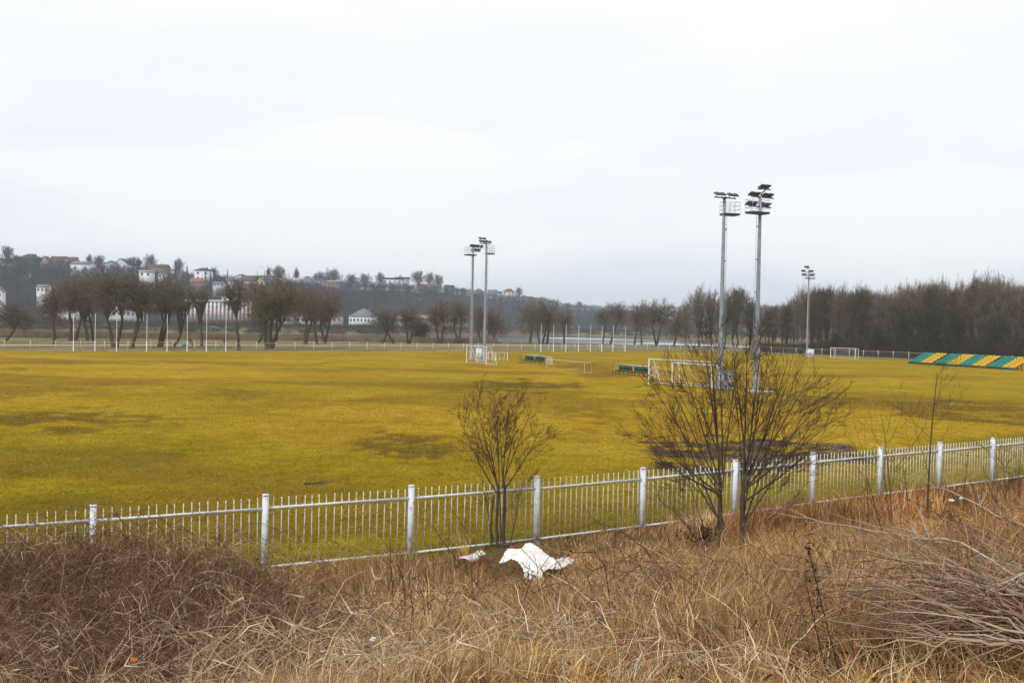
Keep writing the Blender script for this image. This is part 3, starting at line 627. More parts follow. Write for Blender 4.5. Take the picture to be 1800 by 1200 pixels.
# park trees with shared shapes
def variant(seed, H, Wd, cb, tone, r0=.22, tall=1, nst=1, **kw):
    st = [((.5 * k - .25 * (nst - 1), .2 * k, -.3), (.9 * (k - (nst - 1) / 2), .2 * k, cb + H * .05)) for k in range(nst)]
    t_, w_ = tree_parts(seed, st, ((0, 0, (H + cb) / 2), (Wd / 2, Wd / 2, (H - cb) / 2)), tone=tone, r0=r0, tall=tall, up=.7, **kw)
    return t_.mesh('trunk', M_twig, True), w_.mesh('crown', M_twig)
def place(name, var, loc, sc_, rz, label, cat, group=None):
    root = empty(name, loc, rz, label, cat, group); root.scale = sc_ if hasattr(sc_, '__len__') else (sc_,) * 3
    link('trunk', var[0], root); link('crown', var[1], root); return root
PT = [variant(300 + i, 14, 7.6 - .5 * (i % 3), 1.4, [(.17, .13, .09), (.115, .085, .035), (.14, .075, .05), (.085, .07, .045), (.19, .15, .115), (.11, .08, .055)][i % 6], .19, 1, 1 + (i % 2), limbs=9 - 3 * (i % 2), branches=13, twigs=10, sliv=9, sw=.026) for i in range(6)]
# tall bare trees between river and wood
for i, (x, yb, yt, v, wv, lab) in enumerate([(1228, 607, 516, 0, 1.1, 'tall bare tree left of the left near mast'), (1250, 607, 520, 2, .9, 'tall bare tree partly hidden by the left near mast'),
        (1292, 609, 512, 1, 1.5, 'broad bare tree between the two near masts'), (1318, 609, 530, 3, 1.0, 'bare tree just left of the tallest mast'), (1272, 608, 530, 5, 1.0, 'bare tree directly behind the left near mast'),
        (1205, 606, 535, 4, .8, 'smaller bare tree at the left of the tall group'), (1345, 610, 540, 4, .9, 'low bare tree right of the tallest mast')]):
    p = gnd(x, yb, -.3); D = p[1]; h = (hor(x) - yt) / F * D + HC - hz(p[0], D)
    place('bare_tree', PT[v], (p[0], D, hz(p[0], D)), (h / 14 * wv, h / 14 * wv, h / 14), i * 1.3, lab, 'tree')
# the wood on the right: rows of trees behind the fence
topx = [1335, 1370, 1400, 1450, 1500, 1550, 1600, 1620, 1680, 1740, 1800, 1900, 2200]; topy = [552, 536, 516, 511, 514, 517, 511, 505, 507, 496, 512, 512, 512]
g = random.Random(9); k = 0
for row, (off, nx) in enumerate([(13, 36), (25, 34), (40, 30)]):
    for i in range(nx):
        px = 1352 + (i + g.uniform(-.35, .35) + row * .3) * (640 / nx)
        if row and px > 1950: continue
        # fence distance along this ray
        d = ray(px, 600); t = (FB @ np.array([.81, .588]) + off) / (d[:2] @ np.array([.81, .588])); X, Y = t * d[0], t * d[1]
        Y2 = min(Y, 262 + row * 8 + g.uniform(-4, 4)); X *= Y2 / Y; Y = Y2
        h = (hor(px) - (np.interp(px, topx, topy) + g.uniform(-2, 13) - (2 if row == 2 else 0))) / F * Y + HC - hz(X, Y)
        v = g.randrange(6); wv = g.uniform(.75, 1.05)
        place('wood_tree', PT[v], (X, Y, hz(X, Y)), (h / 14 * wv * .82, h / 14 * wv * .82, h / 14), g.uniform(0, 6.2), 'tall bare tree in the dense dark wood behind the right fence', 'tree', 'trees of the wood behind the right fence')
def tuft_cloud(name, pts, hts, wid, tone, per, sw, label=None, spread=.5, shape='bush'):
    """stuff: many bushes of slivers, one object"""
    n_ = len(pts); q = MB(); idx = np.repeat(np.arange(n_), per); h = hts[idx]; wv = (wid[idx] if np.ndim(wid) else np.full(len(idx), wid))
    u = unit(rng.normal(size=(len(idx), 3))); u[:, 2] = np.abs(u[:, 2]) if shape == 'bush' else u[:, 2]
    if shape == 'bush':
        s = pts[idx] + np.stack([u[:, 0] * wv * .25, u[:, 1] * wv * .25, h * rng.uniform(0, .45, len(idx))], -1)
        e = s + np.stack([u[:, 0] * wv * .5, u[:, 1] * wv * .5, h * rng.uniform(.15, .6, len(idx))], -1)
    elif shape == 'reed':
        s = pts[idx] + np.stack([u[:, 0] * wv, u[:, 1] * wv, 0 * h], -1); e = s + np.stack([u[:, 0] * .25 * h * spread, u[:, 1] * .25 * h * spread, h * rng.uniform(.6, 1.05, len(idx))], -1)
    elif shape == 'cone':
        t = rng.uniform(.08, 1, len(idx)); r_ = wv * .5 * (1 - t) ** .9 * rng.uniform(.5, 1.1, len(idx)); a = rng.uniform(0, 6.283, len(idx))
        s = pts[idx] + np.stack([0 * h, 0 * h, h * t], -1); e = s + np.stack([np.cos(a) * r_, np.sin(a) * r_, -.04 * h - .02 * h * rng.random(len(idx))], -1)
    else:
        r_ = rng.uniform(.2, 1, len(idx)) ** .5; c = pts[idx] + np.stack([0 * h, 0 * h, h * .6], -1)
        s = c + u * np.stack([wv * .5, wv * .5, h * .42], -1) * (r_ * .75)[:, None]; e = s + (u * [1, 1, .8] + [0, 0, .7]) * (wv * .26)[:, None] * rng.uniform(.6, 1.2, (len(idx), 1))
    tn = np.asarray(tone, float); tn = tn[None] if tn.ndim == 1 else tn[idx]; c = tn * rng.uniform(.65, 1.35, (len(idx), 1))
    q.slivers(s, e, sw, np.broadcast_to(c, (len(idx), 3)))
    if shape == 'tree':
        base = pts; top = pts + np.stack([0 * hts, 0 * hts, hts * .75], -1); q.slivers(base, top, .35, np.broadcast_to(np.array([.035, .028, .025]), (n_, 3)))
    return q
def on_ground(px, Y): X = (px - 900) / F * Y; return np.stack([X, Y, height(X, Y)], -1)
# understorey of the wood
pu = rng.uniform(1345, 2050, 1500); t = (FB @ np.array([.81, .588]) + rng.uniform(6, 48, 1500)) / (((pu - 900) / F) * .81 + .588); t = np.minimum(t, 280)
tag(tuft_cloud('undergrowth', on_ground(pu, t), rng.uniform(2, 8.0, 1500) * np.clip((pu - 1300) / 250, .4, 1), 3.4, (.05, .038, .022), 170, .035).build('undergrowth', M_twig), kind='stuff')
# olive thicket standing in front of the wood
for i, (x, yb, yt, wd, lab) in enumerate([(1580, 626, 540, 46, 'olive twiggy bush at the left of the thicket behind the stands'), (1628, 627, 528, 56, 'large dark olive bush behind the middle of the stands'), (1672, 627, 545, 40, 'dark olive bush right of the largest one behind the stands'),
        (1540, 618, 575, 26, 'low dark bush between the small goal and the stands'), (1468, 617, 588, 22, 'low brown bush behind the small goal'), (1745, 632, 560, 44, 'dark bush behind the right end of the stands')]):
    d = ray(x, yb); t = (FB @ np.array([.81, .588]) + 9) / (d[:2] @ np.array([.81, .588])); X, Y = t * d[0], t * d[1]; z = hz(X, Y); h = (hor(x) - yt) / F * Y + HC - z; r = wd / 2 / F * Y
    tree('thicket_bush', (X, Y, z), 500 + i, [((-.5, 0, -.2), (-r * .3, 0, .8)), ((.5, 0, -.2), (r * .3, .3, .8))], ((0, 0, h * .52), (r, r, h * .52)), lab, 'bush', tone=(.062, .056, .03), r0=.09, limbs=5, branches=11, twigs=10, sliv=14, up=.4, sw=.03)
# reeds and scrub between path and river, scrub on the far bank
n_ = 5200; pr = rng.uniform(-150, 870, n_); yr = np.interp(pr, NP, NEAR) - rng.uniform(3, 85, n_) ; hr = 1.2 + 1.1 * fbm(pr, yr, 60)
tn = np.array([.24, .165, .095])[None] * rng.uniform(.6, 1.1, (n_, 1)) * np.where((fbm(pr, yr * 3, 70) > .5)[:, None], [[.75, .72, .7]], [[1, 1, 1]])
tag(tuft_cloud('reeds', on_ground(pr, yr), hr, .9, tn, 26, .06, shape='reed').build('reeds', M_twig), kind='stuff')
n_ = 2600; pr = rng.uniform(850, 1500, n_); yr = np.interp(pr, NP, NEAR) - rng.uniform(2, 60, n_); hr = rng.uniform(.25, .8, n_)
tag(tuft_cloud('rough_grass', on_ground(pr, yr), hr, .8, (.19, .15, .08), 14, .06, shape='reed').build('rough_grass', M_twig), kind='stuff')
n_ = 2000; pr = rng.uniform(-200, 1250, n_); yr = np.interp(pr, FP, FAR) + rng.uniform(-9, 8, n_)
tag(tuft_cloud('riverside_scrub', on_ground(pr, yr), rng.uniform(1.5, 3.4, n_), 4.0, (.060, .046, .036), 46, .12).build('riverside_scrub', M_twig), kind='stuff')
n_ = 420; pr = rng.uniform(820, 1420, n_); yr = np.interp(pr, FP, FAR) + rng.uniform(5, 60, n_)
tag(tuft_cloud('distant_bank_trees', on_ground(pr, yr), rng.uniform(7, 13, n_), 6.5, (.075, .06, .05), 90, .12, shape='tree').build('distant_bank_trees', M_twig), kind='stuff')
# woods on the hillside
n_ = 5200; pr = rng.uniform(-260, 1150, n_); f_ = np.interp(pr, FP, FAR) + 50; c_ = np.interp(pr, CP, CREST); t = rng.uniform(.0, 1.08, n_) ** .85; yr = f_ + (c_ - f_) * t
hh_ = rng.uniform(5.0, 9.5, n_) * np.clip(1.15 - .35 * t, .7, 1.1); P_ = on_ground(pr, yr)
tn = np.array([.058, .055, .056])[None] * rng.uniform(.6, 1.3, (n_, 1)) * np.where(rng.random((n_, 1)) < .12, [[.55, .7, .55]], [[1, 1, 1]])
tag(tuft_cloud('hillside_woods', P_, hh_, hh_ * .75, tn, 70, .16, shape='tree').build('hillside_woods', M_twig), kind='stuff')
n_ = 1800; pr = rng.uniform(850, 1900, n_); yr = rng.uniform(2100, 2750, n_)
tag(tuft_cloud('far_ridge_woods', on_ground(pr, yr), rng.uniform(10, 16, n_), 16, (.06, .05, .045), 40, .8, shape='tree').build('far_ridge_woods', M_twig), kind='stuff')

# ------------------------------------------------------------------ houses
def wallmat(c): return mat('wall_plaster', c, tuple(v * .85 for v in c), .6, .85)
M_roof = {k: mat('roof_' + k, c, tuple(v * .7 for v in c), 1.2, .8) for k, c in dict(dark=(.05, .05, .055), brown=(.12, .075, .06), red=(.17, .085, .065), orange=(.30, .12, .07), grey=(.17, .18, .2), teal=(.07, .2, .2), white=(.5, .52, .55)).items()}
WALL = {k: wallmat(c) for k, c in dict(white=(.66, .67, .70), pink=(.46, .36, .34), cream=(.60, .52, .38), grey=(.30, .31, .36), red=(.25, .13, .115), brown=(.26, .17, .14), pale=(.50, .50, .50), teal=(.25, .36, .36), dark=(.09, .085, .09)).items()}
M_win = mat('window_glass', (.05, .06, .08), (.09, .1, .12), 2, .15); M_frame = mat('window_frame', (.7, .7, .7), None, 3, .6)
def house(x0, x1, yt, ye, yb, D, wall, roof, label, kind='gable', yaw=0.0, dep=None, nwin=3, floors=1, cat='house', chimney=True, piers=None):
    """photo box: x0..x1, roof top yt, eaves ye, base yb; built at distance D"""
    c = at((x0 + x1) / 2, yb, D); Wd = (x1 - x0) / F * D / max(.3, abs(math.cos(yaw)) + .35 * abs(math.sin(yaw))); dep = dep or min(Wd * .75, 11)
    zb = c[2]; ze = at((x0 + x1) / 2, ye, D)[2]; zt = at((x0 + x1) / 2, yt, D)[2]; he = max(ze - zb, 1.2); hr = max(zt - ze, .25)
    zg = min([hz(c[0] + a, D + dep / 2 + e) for a in (-Wd / 2, Wd / 2) for e in (-dep / 2, dep / 2)]) - .3
    low = min(zg - zb, -.2)
    root = empty('house' if cat == 'house' else 'building', (c[0], D + dep / 2, zb), yaw, label, cat)
    q = MB(); q.box((0, 0, (he + low) / 2), (Wd, dep, he - low))
    if kind in ('gable', 'side'):
        if kind == 'gable': q.add([[-Wd / 2, -dep / 2 + .02, he], [Wd / 2, -dep / 2 + .02, he], [0, -dep / 2 + .02, he + hr], [-Wd / 2, dep / 2 - .02, he], [Wd / 2, dep / 2 - .02, he], [0, dep / 2 - .02, he + hr]], None, [[0, 1, 2], [4, 3, 5]])
        else: q.add([[-Wd / 2 + .02, -dep / 2, he], [-Wd / 2 + .02, dep / 2, he], [-Wd / 2 + .02, 0, he + hr], [Wd / 2 - .02, -dep / 2, he], [Wd / 2 - .02, dep / 2, he], [Wd / 2 - .02, 0, he + hr]], None, [[1, 0, 2], [3, 4, 5]])
    q.build('wall', WALL[wall], root)
    q = MB(); o = .35; th = .18; a, e = Wd / 2 + o, dep / 2 + o
    if kind == 'flat': q.box((0, 0, he + hr / 2), (2 * a, 2 * e, hr))
    elif kind == 'hip':
        rr = max(a - e, 0.0) if a > e else 0; v = [[-a, -e, he], [a, -e, he], [a, e, he], [-a, e, he], [-rr, 0, he + hr], [rr, 0, he + hr], [-a, -e, he - th], [a, -e, he - th], [a, e, he - th], [-a, e, he - th]]
        q.add(v, [[0, 1, 5, 4], [2, 3, 4, 5], [6, 7, 1, 0], [7, 8, 2, 1], [8, 9, 3, 2], [9, 6, 0, 3], [9, 8, 7, 6]], [[1, 2, 5], [3, 0, 4]])
    else:
        if kind == 'gable': sec = [[-a, 0], [0, hr + .1], [a, 0], [a, -th], [0, hr - th + .1], [-a, -th]]; v = [[s_[0], y, he + s_[1]] for y in (-e, e) for s_ in sec]
        else: sec = [[-e, 0], [0, hr + .1], [e, 0], [e, -th], [0, hr - th + .1], [-e, -th]]; v = [[x, s_[0], he + s_[1]] for x in (a, -a) for s_ in sec]
        q.add(v, [[i, i + 6, (i + 1) % 6 + 6, (i + 1) % 6] for i in range(6)] + [[0, 1, 4, 5], [1, 2, 3, 4], [11, 10, 7, 6], [10, 9, 8, 7]])
    rf = q.build('roof', M_roof[roof], root)
    if chimney: q = MB(); q.box((Wd * .22, 0, he + hr * .8), (.7, .7, 1.6)); q.box((Wd * .22, 0, he + hr * .8 + .83), (.85, .85, .1)); q.build('chimney', WALL['brown'], rf)
    if nwin and he > 1.6:
        fh = he / floors; ww = min(1.3, Wd / nwin * .5); wh = min(1.5, fh * .55)
        for fl in range(floors):
            for i in range(nwin):
                x = -Wd / 2 + Wd * (i + .5) / nwin; z = fh * (fl + .52)
                q = MB()
                for s_ in (-1, 1): q.box((x + s_ * (ww / 2 + .04), -dep / 2 - .03, z), (.08, .1, wh + .16)); q.box((x, -dep / 2 - .03, z + s_ * (wh / 2 + .04)), (ww, .1, .08))
                q.box((x, -dep / 2 - .03, z), (.06, .08, wh)); wn = q.build('window', M_frame, root)
                q = MB(); q.box((x, -dep / 2 - .008, z), (ww, .03, wh)); q.build('pane', M_win, wn)
    if piers:
        for i in range(piers + 1):
            x = -Wd / 2 + Wd * i / piers; q = MB(); q.box((x, -dep / 2 - .12, he / 2), (Wd / piers * .5, .22, he)); q.build('pier', WALL['white'], root)
    return root
HS = [
 (27, 66, 445, 456, 466, 600, 'dark', 'dark', 'dark wooden house with big dark hipped roof at the far left of the hilltop', dict(kind='hip', nwin=2)),
 (70, 86, 450, 462, 468, 596, 'pink', 'brown', 'house with pink gable wall on the hilltop right of the dark hipped one', dict(nwin=2)),
 (86, 112, 450, 461, 470, 602, 'pale', 'brown', 'long brown-roofed hilltop house beside the pink gable', dict(kind='side', nwin=3)),
 (104, 131, 451, 461, 470, 608, 'pale', 'red', 'red-roofed hilltop house at the end of the long roofs', dict(kind='side', nwin=3)),
 (123, 158, 459, 464, 477, 585, 'white', 'grey', 'bright white hillside house with a dark carport opening', dict(kind='side', nwin=2)),
 (186, 203, 458, 463, 472, 600, 'teal', 'teal', 'small turquoise roofed house at the left on the ridge', dict(nwin=1, chimney=False)),
 (198, 225, 454, 465, 473, 605, 'white', 'dark', 'white house with steep dark gable at the ridge', dict(nwin=2)),
 (244, 266, 475, 478, 486, 575, 'white', 'white', 'low white shed below the dark red house', dict(kind='flat', nwin=2, chimney=False)),
 (255, 290, 464, 469, 483, 610, 'red', 'brown', 'wide dark red house with three pale windows on the ridge', dict(kind='side', nwin=3)),
 (64, 84, 500, 504, 514, 520, 'white', 'grey', 'small white house low on the wooded slope at the left', dict(kind='side', nwin=3)),
 (341, 368, 470, 475, 494, 610, 'white', 'dark', 'tall white house with a low dark hipped roof', dict(kind='hip', nwin=2, floors=2)),
 (334, 358, 489, 495, 500, 590, 'brown', 'orange', 'small house with a bright orange roof below the tall white one', dict(kind='side', nwin=2)),
 (408, 434, 482, 490, 499, 640, 'white', 'dark', 'white house with dark gable right of the row of small firs', dict(nwin=2)),
 (428, 452, 484, 494, 505, 625, 'cream', 'brown', 'cream house wing with long red-brown roof', dict(kind='side', nwin=3)),
 (450, 463, 487, 494, 506, 618, 'cream', 'brown', 'cream gable end with a tall window', dict(nwin=2, floors=2, chimney=False)),
 (456, 478, 484, 487, 493, 660, 'grey', 'grey', 'low grey house behind the poplar on the ridge', dict(kind='flat', nwin=3)),
 (504, 526, 488, 493, 500, 660, 'pale', 'white', 'house with a pale flat pitched roof left of the big modern house', dict(kind='side', nwin=2)),
 (528, 548, 485, 495, 507, 665, 'grey', 'grey', 'grey gabled left wing of the big modern house', dict(nwin=2, floors=2)),
 (546, 576, 486, 493, 507, 672, 'grey', 'grey', 'blue-grey modern house with wide roof beside the red brick block', dict(kind='side', nwin=4, floors=2)),
 (575, 596, 493, 495, 508, 668, 'red', 'white', 'red brick block with flat white roof edge', dict(kind='flat', nwin=3, floors=2, chimney=False)),
 (673, 706, 488, 491, 508, 790, 'white', 'dark', 'large white villa with dark flat roof on the middle hilltop', dict(kind='flat', nwin=4, floors=2)),
 (694, 718, 487, 490, 504, 805, 'pale', 'brown', 'pale house half hidden right behind the large villa', dict(kind='flat', nwin=4, floors=2, chimney=False)),
 (734, 772, 499, 506, 515, 830, 'pink', 'red', 'long reddish house with red roof under the high bare trees', dict(kind='side', nwin=4)),
 (731, 744, 505, 508, 513, 800, 'white', 'white', 'tiny white shed in front of the long reddish house', dict(nwin=1, chimney=False)),
 (781, 797, 501, 504, 509, 860, 'brown', 'brown', 'small brown flat house right of the long reddish house', dict(kind='flat', nwin=2, chimney=False)),
 (831, 851, 507, 513, 520, 900, 'brown', 'red', 'brown-pink house with gable between the two far masts', dict(nwin=2)),
 (857, 874, 509, 513, 521, 920, 'pale', 'grey', 'grey-roofed house immediately right of the far mast pair', dict(kind='side', nwin=3)),
 (873, 882, 512, 515, 522, 915, 'teal', 'teal', 'narrow teal green building next to the cream hipped house', dict(kind='flat', nwin=1, chimney=False)),
 (884, 904, 507, 512, 523, 940, 'cream', 'brown', 'cream square house with brown hipped roof', dict(kind='hip', nwin=3, floors=2)),
 (917, 936, 521, 523, 530, 985, 'brown', 'dark', 'low brown house right of the round bare tree', dict(kind='flat', nwin=3)),
 (935, 956, 523, 526, 532, 1000, 'brown', 'brown', 'last low brown house where the hill falls away', dict(kind='side', nwin=3)),
]
HS += [
 (36, 50, 478, 482, 489, 565, 'pale', 'grey', 'small pale house on the slope below the dark hipped roof', dict(kind='side', nwin=2)),
 (166, 180, 470, 474, 480, 600, 'white', 'dark', 'tiny white house between the hillside house and the turquoise roof', dict(nwin=2)),
 (278, 291, 480, 483, 489, 590, 'white', 'grey', 'tiny white house under the dark red house', dict(kind='side', nwin=2)),
 (296, 308, 474, 478, 485, 615, 'pale', 'dark', 'small pale house left of the round tree with the fir', dict(nwin=2)),
 (374, 392, 495, 498, 503, 590, 'pale', 'grey', 'low pale house below the row of small firs', dict(kind='side', nwin=3, chimney=False)),
 (396, 410, 490, 494, 500, 610, 'white', 'red', 'small white house with a muted red roof below the slim fir', dict(kind='side', nwin=2)),
 (484, 500, 488, 491, 497, 655, 'pale', 'dark', 'small pale house below the bushy bare tree', dict(nwin=2)),
 (610, 630, 505, 509, 515, 720, 'pale', 'grey', 'low pale house on the slope left of the villa', dict(kind='side', nwin=3)),
 (646, 660, 503, 507, 513, 740, 'white', 'brown', 'small white house just left of the villa', dict(nwin=2)),
 (718, 730, 507, 510, 516, 800, 'white', 'grey', 'tiny pale house between the villa and the long reddish house', dict(nwin=2)),
 (800, 816, 507, 511, 517, 875, 'pale', 'grey', 'small pale house between the brown flat house and the far masts', dict(kind='side', nwin=2)),
 (816, 829, 509, 513, 519, 890, 'cream', 'brown', 'small cream house immediately left of the far mast pair', dict(nwin=2)),
 (730, 742, 524, 528, 534, 740, 'white', 'grey', 'white speck of a house halfway down the middle slope', dict(nwin=2, chimney=False))]
for (x0, x1, yt, ye, yb, D, wl, rf, lab, kw) in HS: house(x0, x1, yt, ye, yb, D, wl, rf, lab, **kw)
B = [
 (322, 440, 527, 531, 562, 500, 'red', 'white', 'long white building with red bays between white piers at the foot of the hill', dict(kind='flat', nwin=17, floors=2, chimney=False, piers=17, dep=14)),
 (390, 420, 522, 523.5, 531, 506, 'white', 'white', 'white box storey on top of the long red and white building', dict(kind='flat', nwin=3, chimney=False, dep=8)),
 (613, 658, 541, 556, 569, 520, 'white', 'grey', 'white building with large grey hipped roof across the river', dict(kind='hip', nwin=7, dep=14)),
 (681, 726, 552, 555, 571, 545, 'pale', 'orange', 'low pale building with thin orange roof edge across the river', dict(kind='flat', nwin=6, chimney=False)),
 (728, 775, 551, 553, 571, 560, 'pink', 'red', 'long pink building behind the willow thicket', dict(kind='flat', nwin=7, chimney=False)),
 (188, 238, 534, 537, 556, 480, 'white', 'grey', 'white flat building behind the willows beside the third net pole', dict(kind='flat', nwin=6, floors=2, chimney=False)),
 (100, 145, 531, 540, 566, 470, 'pale', 'grey', 'pale gabled building behind the leftmost willow group', dict(kind='side', nwin=5, floors=2)),
 (575, 600, 550, 555, 568, 505, 'pink', 'brown', 'small pale pink house right behind the round willow clump', dict(kind='side', nwin=3)),
 (462, 512, 550, 554, 571, 485, 'pale', 'grey', 'low pale hall behind the great willow', dict(kind='side', nwin=6, chimney=False)),
 (520, 560, 551, 555, 571, 492, 'white', 'white', 'low white hall seen through the round willow clump', dict(kind='flat', nwin=5, chimney=False)),
 (775, 822, 556, 559, 572, 620, 'pale', 'white', 'low pale building left of the far mast pair across the river', dict(kind='side', nwin=6, chimney=False)),
 (862, 884, 552, 556, 566, 720, 'pink', 'brown', 'small pinkish building right of the far mast pair', dict(kind='side', nwin=3)),
 (946, 968, 547, 551, 560, 900, 'red', 'red', 'small brick red house at the foot of the hill end', dict(kind='side', nwin=3)),
 (-14, 3, 505, 512, 548, 480, 'white', 'grey', 'tall white house cut off by the left photo edge', dict(nwin=2, floors=3)),
]
for (x0, x1, yt, ye, yb, D, wl, rf, lab, kw) in B: house(x0, x1, yt, ye, yb, D, wl, rf, lab, cat='building', **kw)
# parked cars on the far embankment
def car_meshes(paint):
    q = MB(); q.box((0, 0, .5), (4.2, 1.7, .55), top=(.97, .94)); q.box((-.15, 0, 1.0), (2.5, 1.6, .5), top=(.68, .86)); body = q.mesh('body', paint)
    q = MB()
    for s_ in (-1, 1): q.box((-.15, s_ * .76, 1.0), (2.0, .05, .32), top=(.75, .9))
    for s_ in (-1, 1): q.box((-.15 + s_ * 1.06, 0, 1.0), (.05, 1.3, .34))
    gl = q.mesh('window', M_win); q = MB(); q.tubes([[[0, -.1, 0], [0, .1, 0]]], [[.32, .32]], 10); return body, gl, q.mesh('wheel', M_black)
CM = [(nm, car_meshes(mat(nm + '_car_paint', c, None, 1, .3))) for nm, c in [('white', (.75, .76, .78)), ('dark', (.05, .055, .065)), ('silver', (.42, .44, .46)), ('red', (.3, .03, .03))]]
g = random.Random(4)
for px in [2, 14, 27, 48, 58, 69, 80, 91, 101, 113, 124, 140, 152, 163, 178, 190, 205, 218, 230, 252, 340, 366, 420, 478, 492, 505, 520, 533, 548, 590, 602, 618, 632, 646, 660, 678, 690, 705, 716, 770, 790, 812, 828, 870]:
    nm, (bd, gl, wh) = g.choices(CM, [5, 2, 2, .5])[0]
    D = np.interp(px, FP, FAR) + g.uniform(12, 15); X = (px - 900) / F * D; tx = np.interp(px + 10, FP, FAR) - np.interp(px - 10, FP, FAR); yw = math.atan2(tx, 20 / F * D) + g.choice([0, 0, 1.3])
    root = empty('parked_car', (X, D, hz(X, D) + .05), yw, '%s car parked along the embankment across the river' % nm, 'car', '%s cars parked on the far embankment' % nm)
    link('body', bd, root); link('window', gl, root)
    for x in (-1.3, 1.3):
        for y in (-.78, .78): link('wheel', wh, root, (x, y, .34))

# skyline trees
SV = [variant(400 + i, 10, [8, 9.5, 5.5][i % 3], 1.2, (.085, .07, .062), .2, i % 2, 1, limbs=9, branches=11, twigs=8, sliv=8, sw=.05) for i in range(3)]
for i, (x, yb, yt, D, v, wv, lab) in enumerate([(12, 462, 434, 600, 0, 1, 'bare round tree on the ridge at the far left edge'), (28, 460, 449, 605, 2, 1, 'small bare tree left of the dark hipped house'), (157, 466, 449, 612, 2, 1, 'slim bare tree right of the white hillside house'), (175, 466, 450, 614, 0, 1.1, 'bare tree left of the turquoise roofed house'),
      (232, 470, 453, 615, 0, 1.1, 'bare tree between the steep gable and the dark red house'), (243, 470, 455, 618, 2, 1.3, 'slim bare tree left of the dark red house'), (264, 466, 451, 618, 1, 1, 'round-crowned bare tree above the dark red house'), (314, 478, 458, 622, 1, .9, 'round bare tree with a fir in it on the ridge'),
      (376, 488, 473, 628, 1, 1, 'small bare tree right of the tall white house'), (472, 490, 472, 664, 2, .6, 'slender poplar-like bare tree on the ridge'), (490, 492, 471, 664, 1, 1.1, 'bushy bare tree above the cream house'), (521, 492, 473, 668, 2, .7, 'small slim bare tree on the pale roof line'),
      (584, 500, 477, 675, 1, 1.4, 'big round bare tree above the red brick block'), (561, 494, 481, 676, 1, 1.2, 'low round bare tree above the modern house'), (618, 504, 485, 700, 1, 1.4, 'wide bare tree right of the red brick block'), (641, 506, 484, 715, 1, 1.3, 'bare tree between brick block and large villa'), (668, 506, 482, 760, 1, 1, 'bare tree touching the left of the large villa'),
      (735, 506, 478, 835, 0, 1.3, 'tallest bare tree over the long reddish house'), (755, 508, 482, 845, 1, 1.0, 'bare tree in the row right of the tallest one'), (770, 508, 484, 850, 0, 1.0, 'last bare tree in the row above the reddish roof'), (703, 496, 486, 815, 2, 1, 'thin bare tree behind the large villa'),
      (912, 523, 507, 985, 1, 1, 'round bare tree right of the cream hipped house'), (1018, 545, 531, 1150, 1, 1.4, 'lone round tree on the low end of the hill')]):
    p = at(x, yb, D); z = hz(p[0], D); h = at(x, yt, D)[2] - z
    place('ridge_tree', SV[v], (p[0], D, z), (h / 10 * wv * .8, h / 10 * wv * .8, h / 10), i, lab, 'tree')
for i, (x, yt, D, hpx, wpx, lab) in enumerate([(309, 459, 612, 24, 9, 'dark fir inside the round bare tree'), (329, 467, 612, 22, 11, 'dark fir left of the tall white house'), (361, 478, 600, 16, 8, 'first of the small firs right of the tall white house'), (370, 477, 602, 16, 8, 'second small fir right of the tall white house'),
      (385, 480, 602, 16, 9, 'third small fir in the row, slightly lower'), (393, 484, 602, 14, 7, 'last small fir of the row'), (400, 473, 640, 18, 5, 'pointed slim fir standing above the row'), (426, 481, 635, 12, 6, 'small fir beside the white dark-gabled house'), (980, 524, 1120, 14, 5, 'single spire-like fir at the hill end'), (465, 477, 660, 12, 4, 'small fir left of the poplar')]):
    c = at(x, yt, D); z = hz(c[0], D); h = c[2] - z; wdt = wpx / F * D
    root = empty('fir_tree', (c[0], D, z), 0, lab, 'tree', 'firs on the ridge')
    q = MB(); q.tubes([[[0, 0, 0], [0, 0, h * .9]]], [[.2, .05]], 6, (.04, .03, .02)); q.build('trunk', M_twig, root)
    q = MB(); t = np.linspace(.1, .97, 9)
    for tt in t:
        rr = wdt * .5 * (1 - tt) ** .8 + .15; k = 12; a = np.arange(k) / k * 6.283; jag = 1 - .3 * (np.arange(k) % 2)
        v = np.vstack([np.column_stack([np.cos(a) * rr * jag, np.sin(a) * rr * jag, np.full(k, h * tt - .25)]), [[0, 0, h * tt + h * .12]]]); q.add(v, None, [[j, (j + 1) % k, k] for j in range(k)], (.018, .032, .024))
    q.build('crown', M_twig, root)

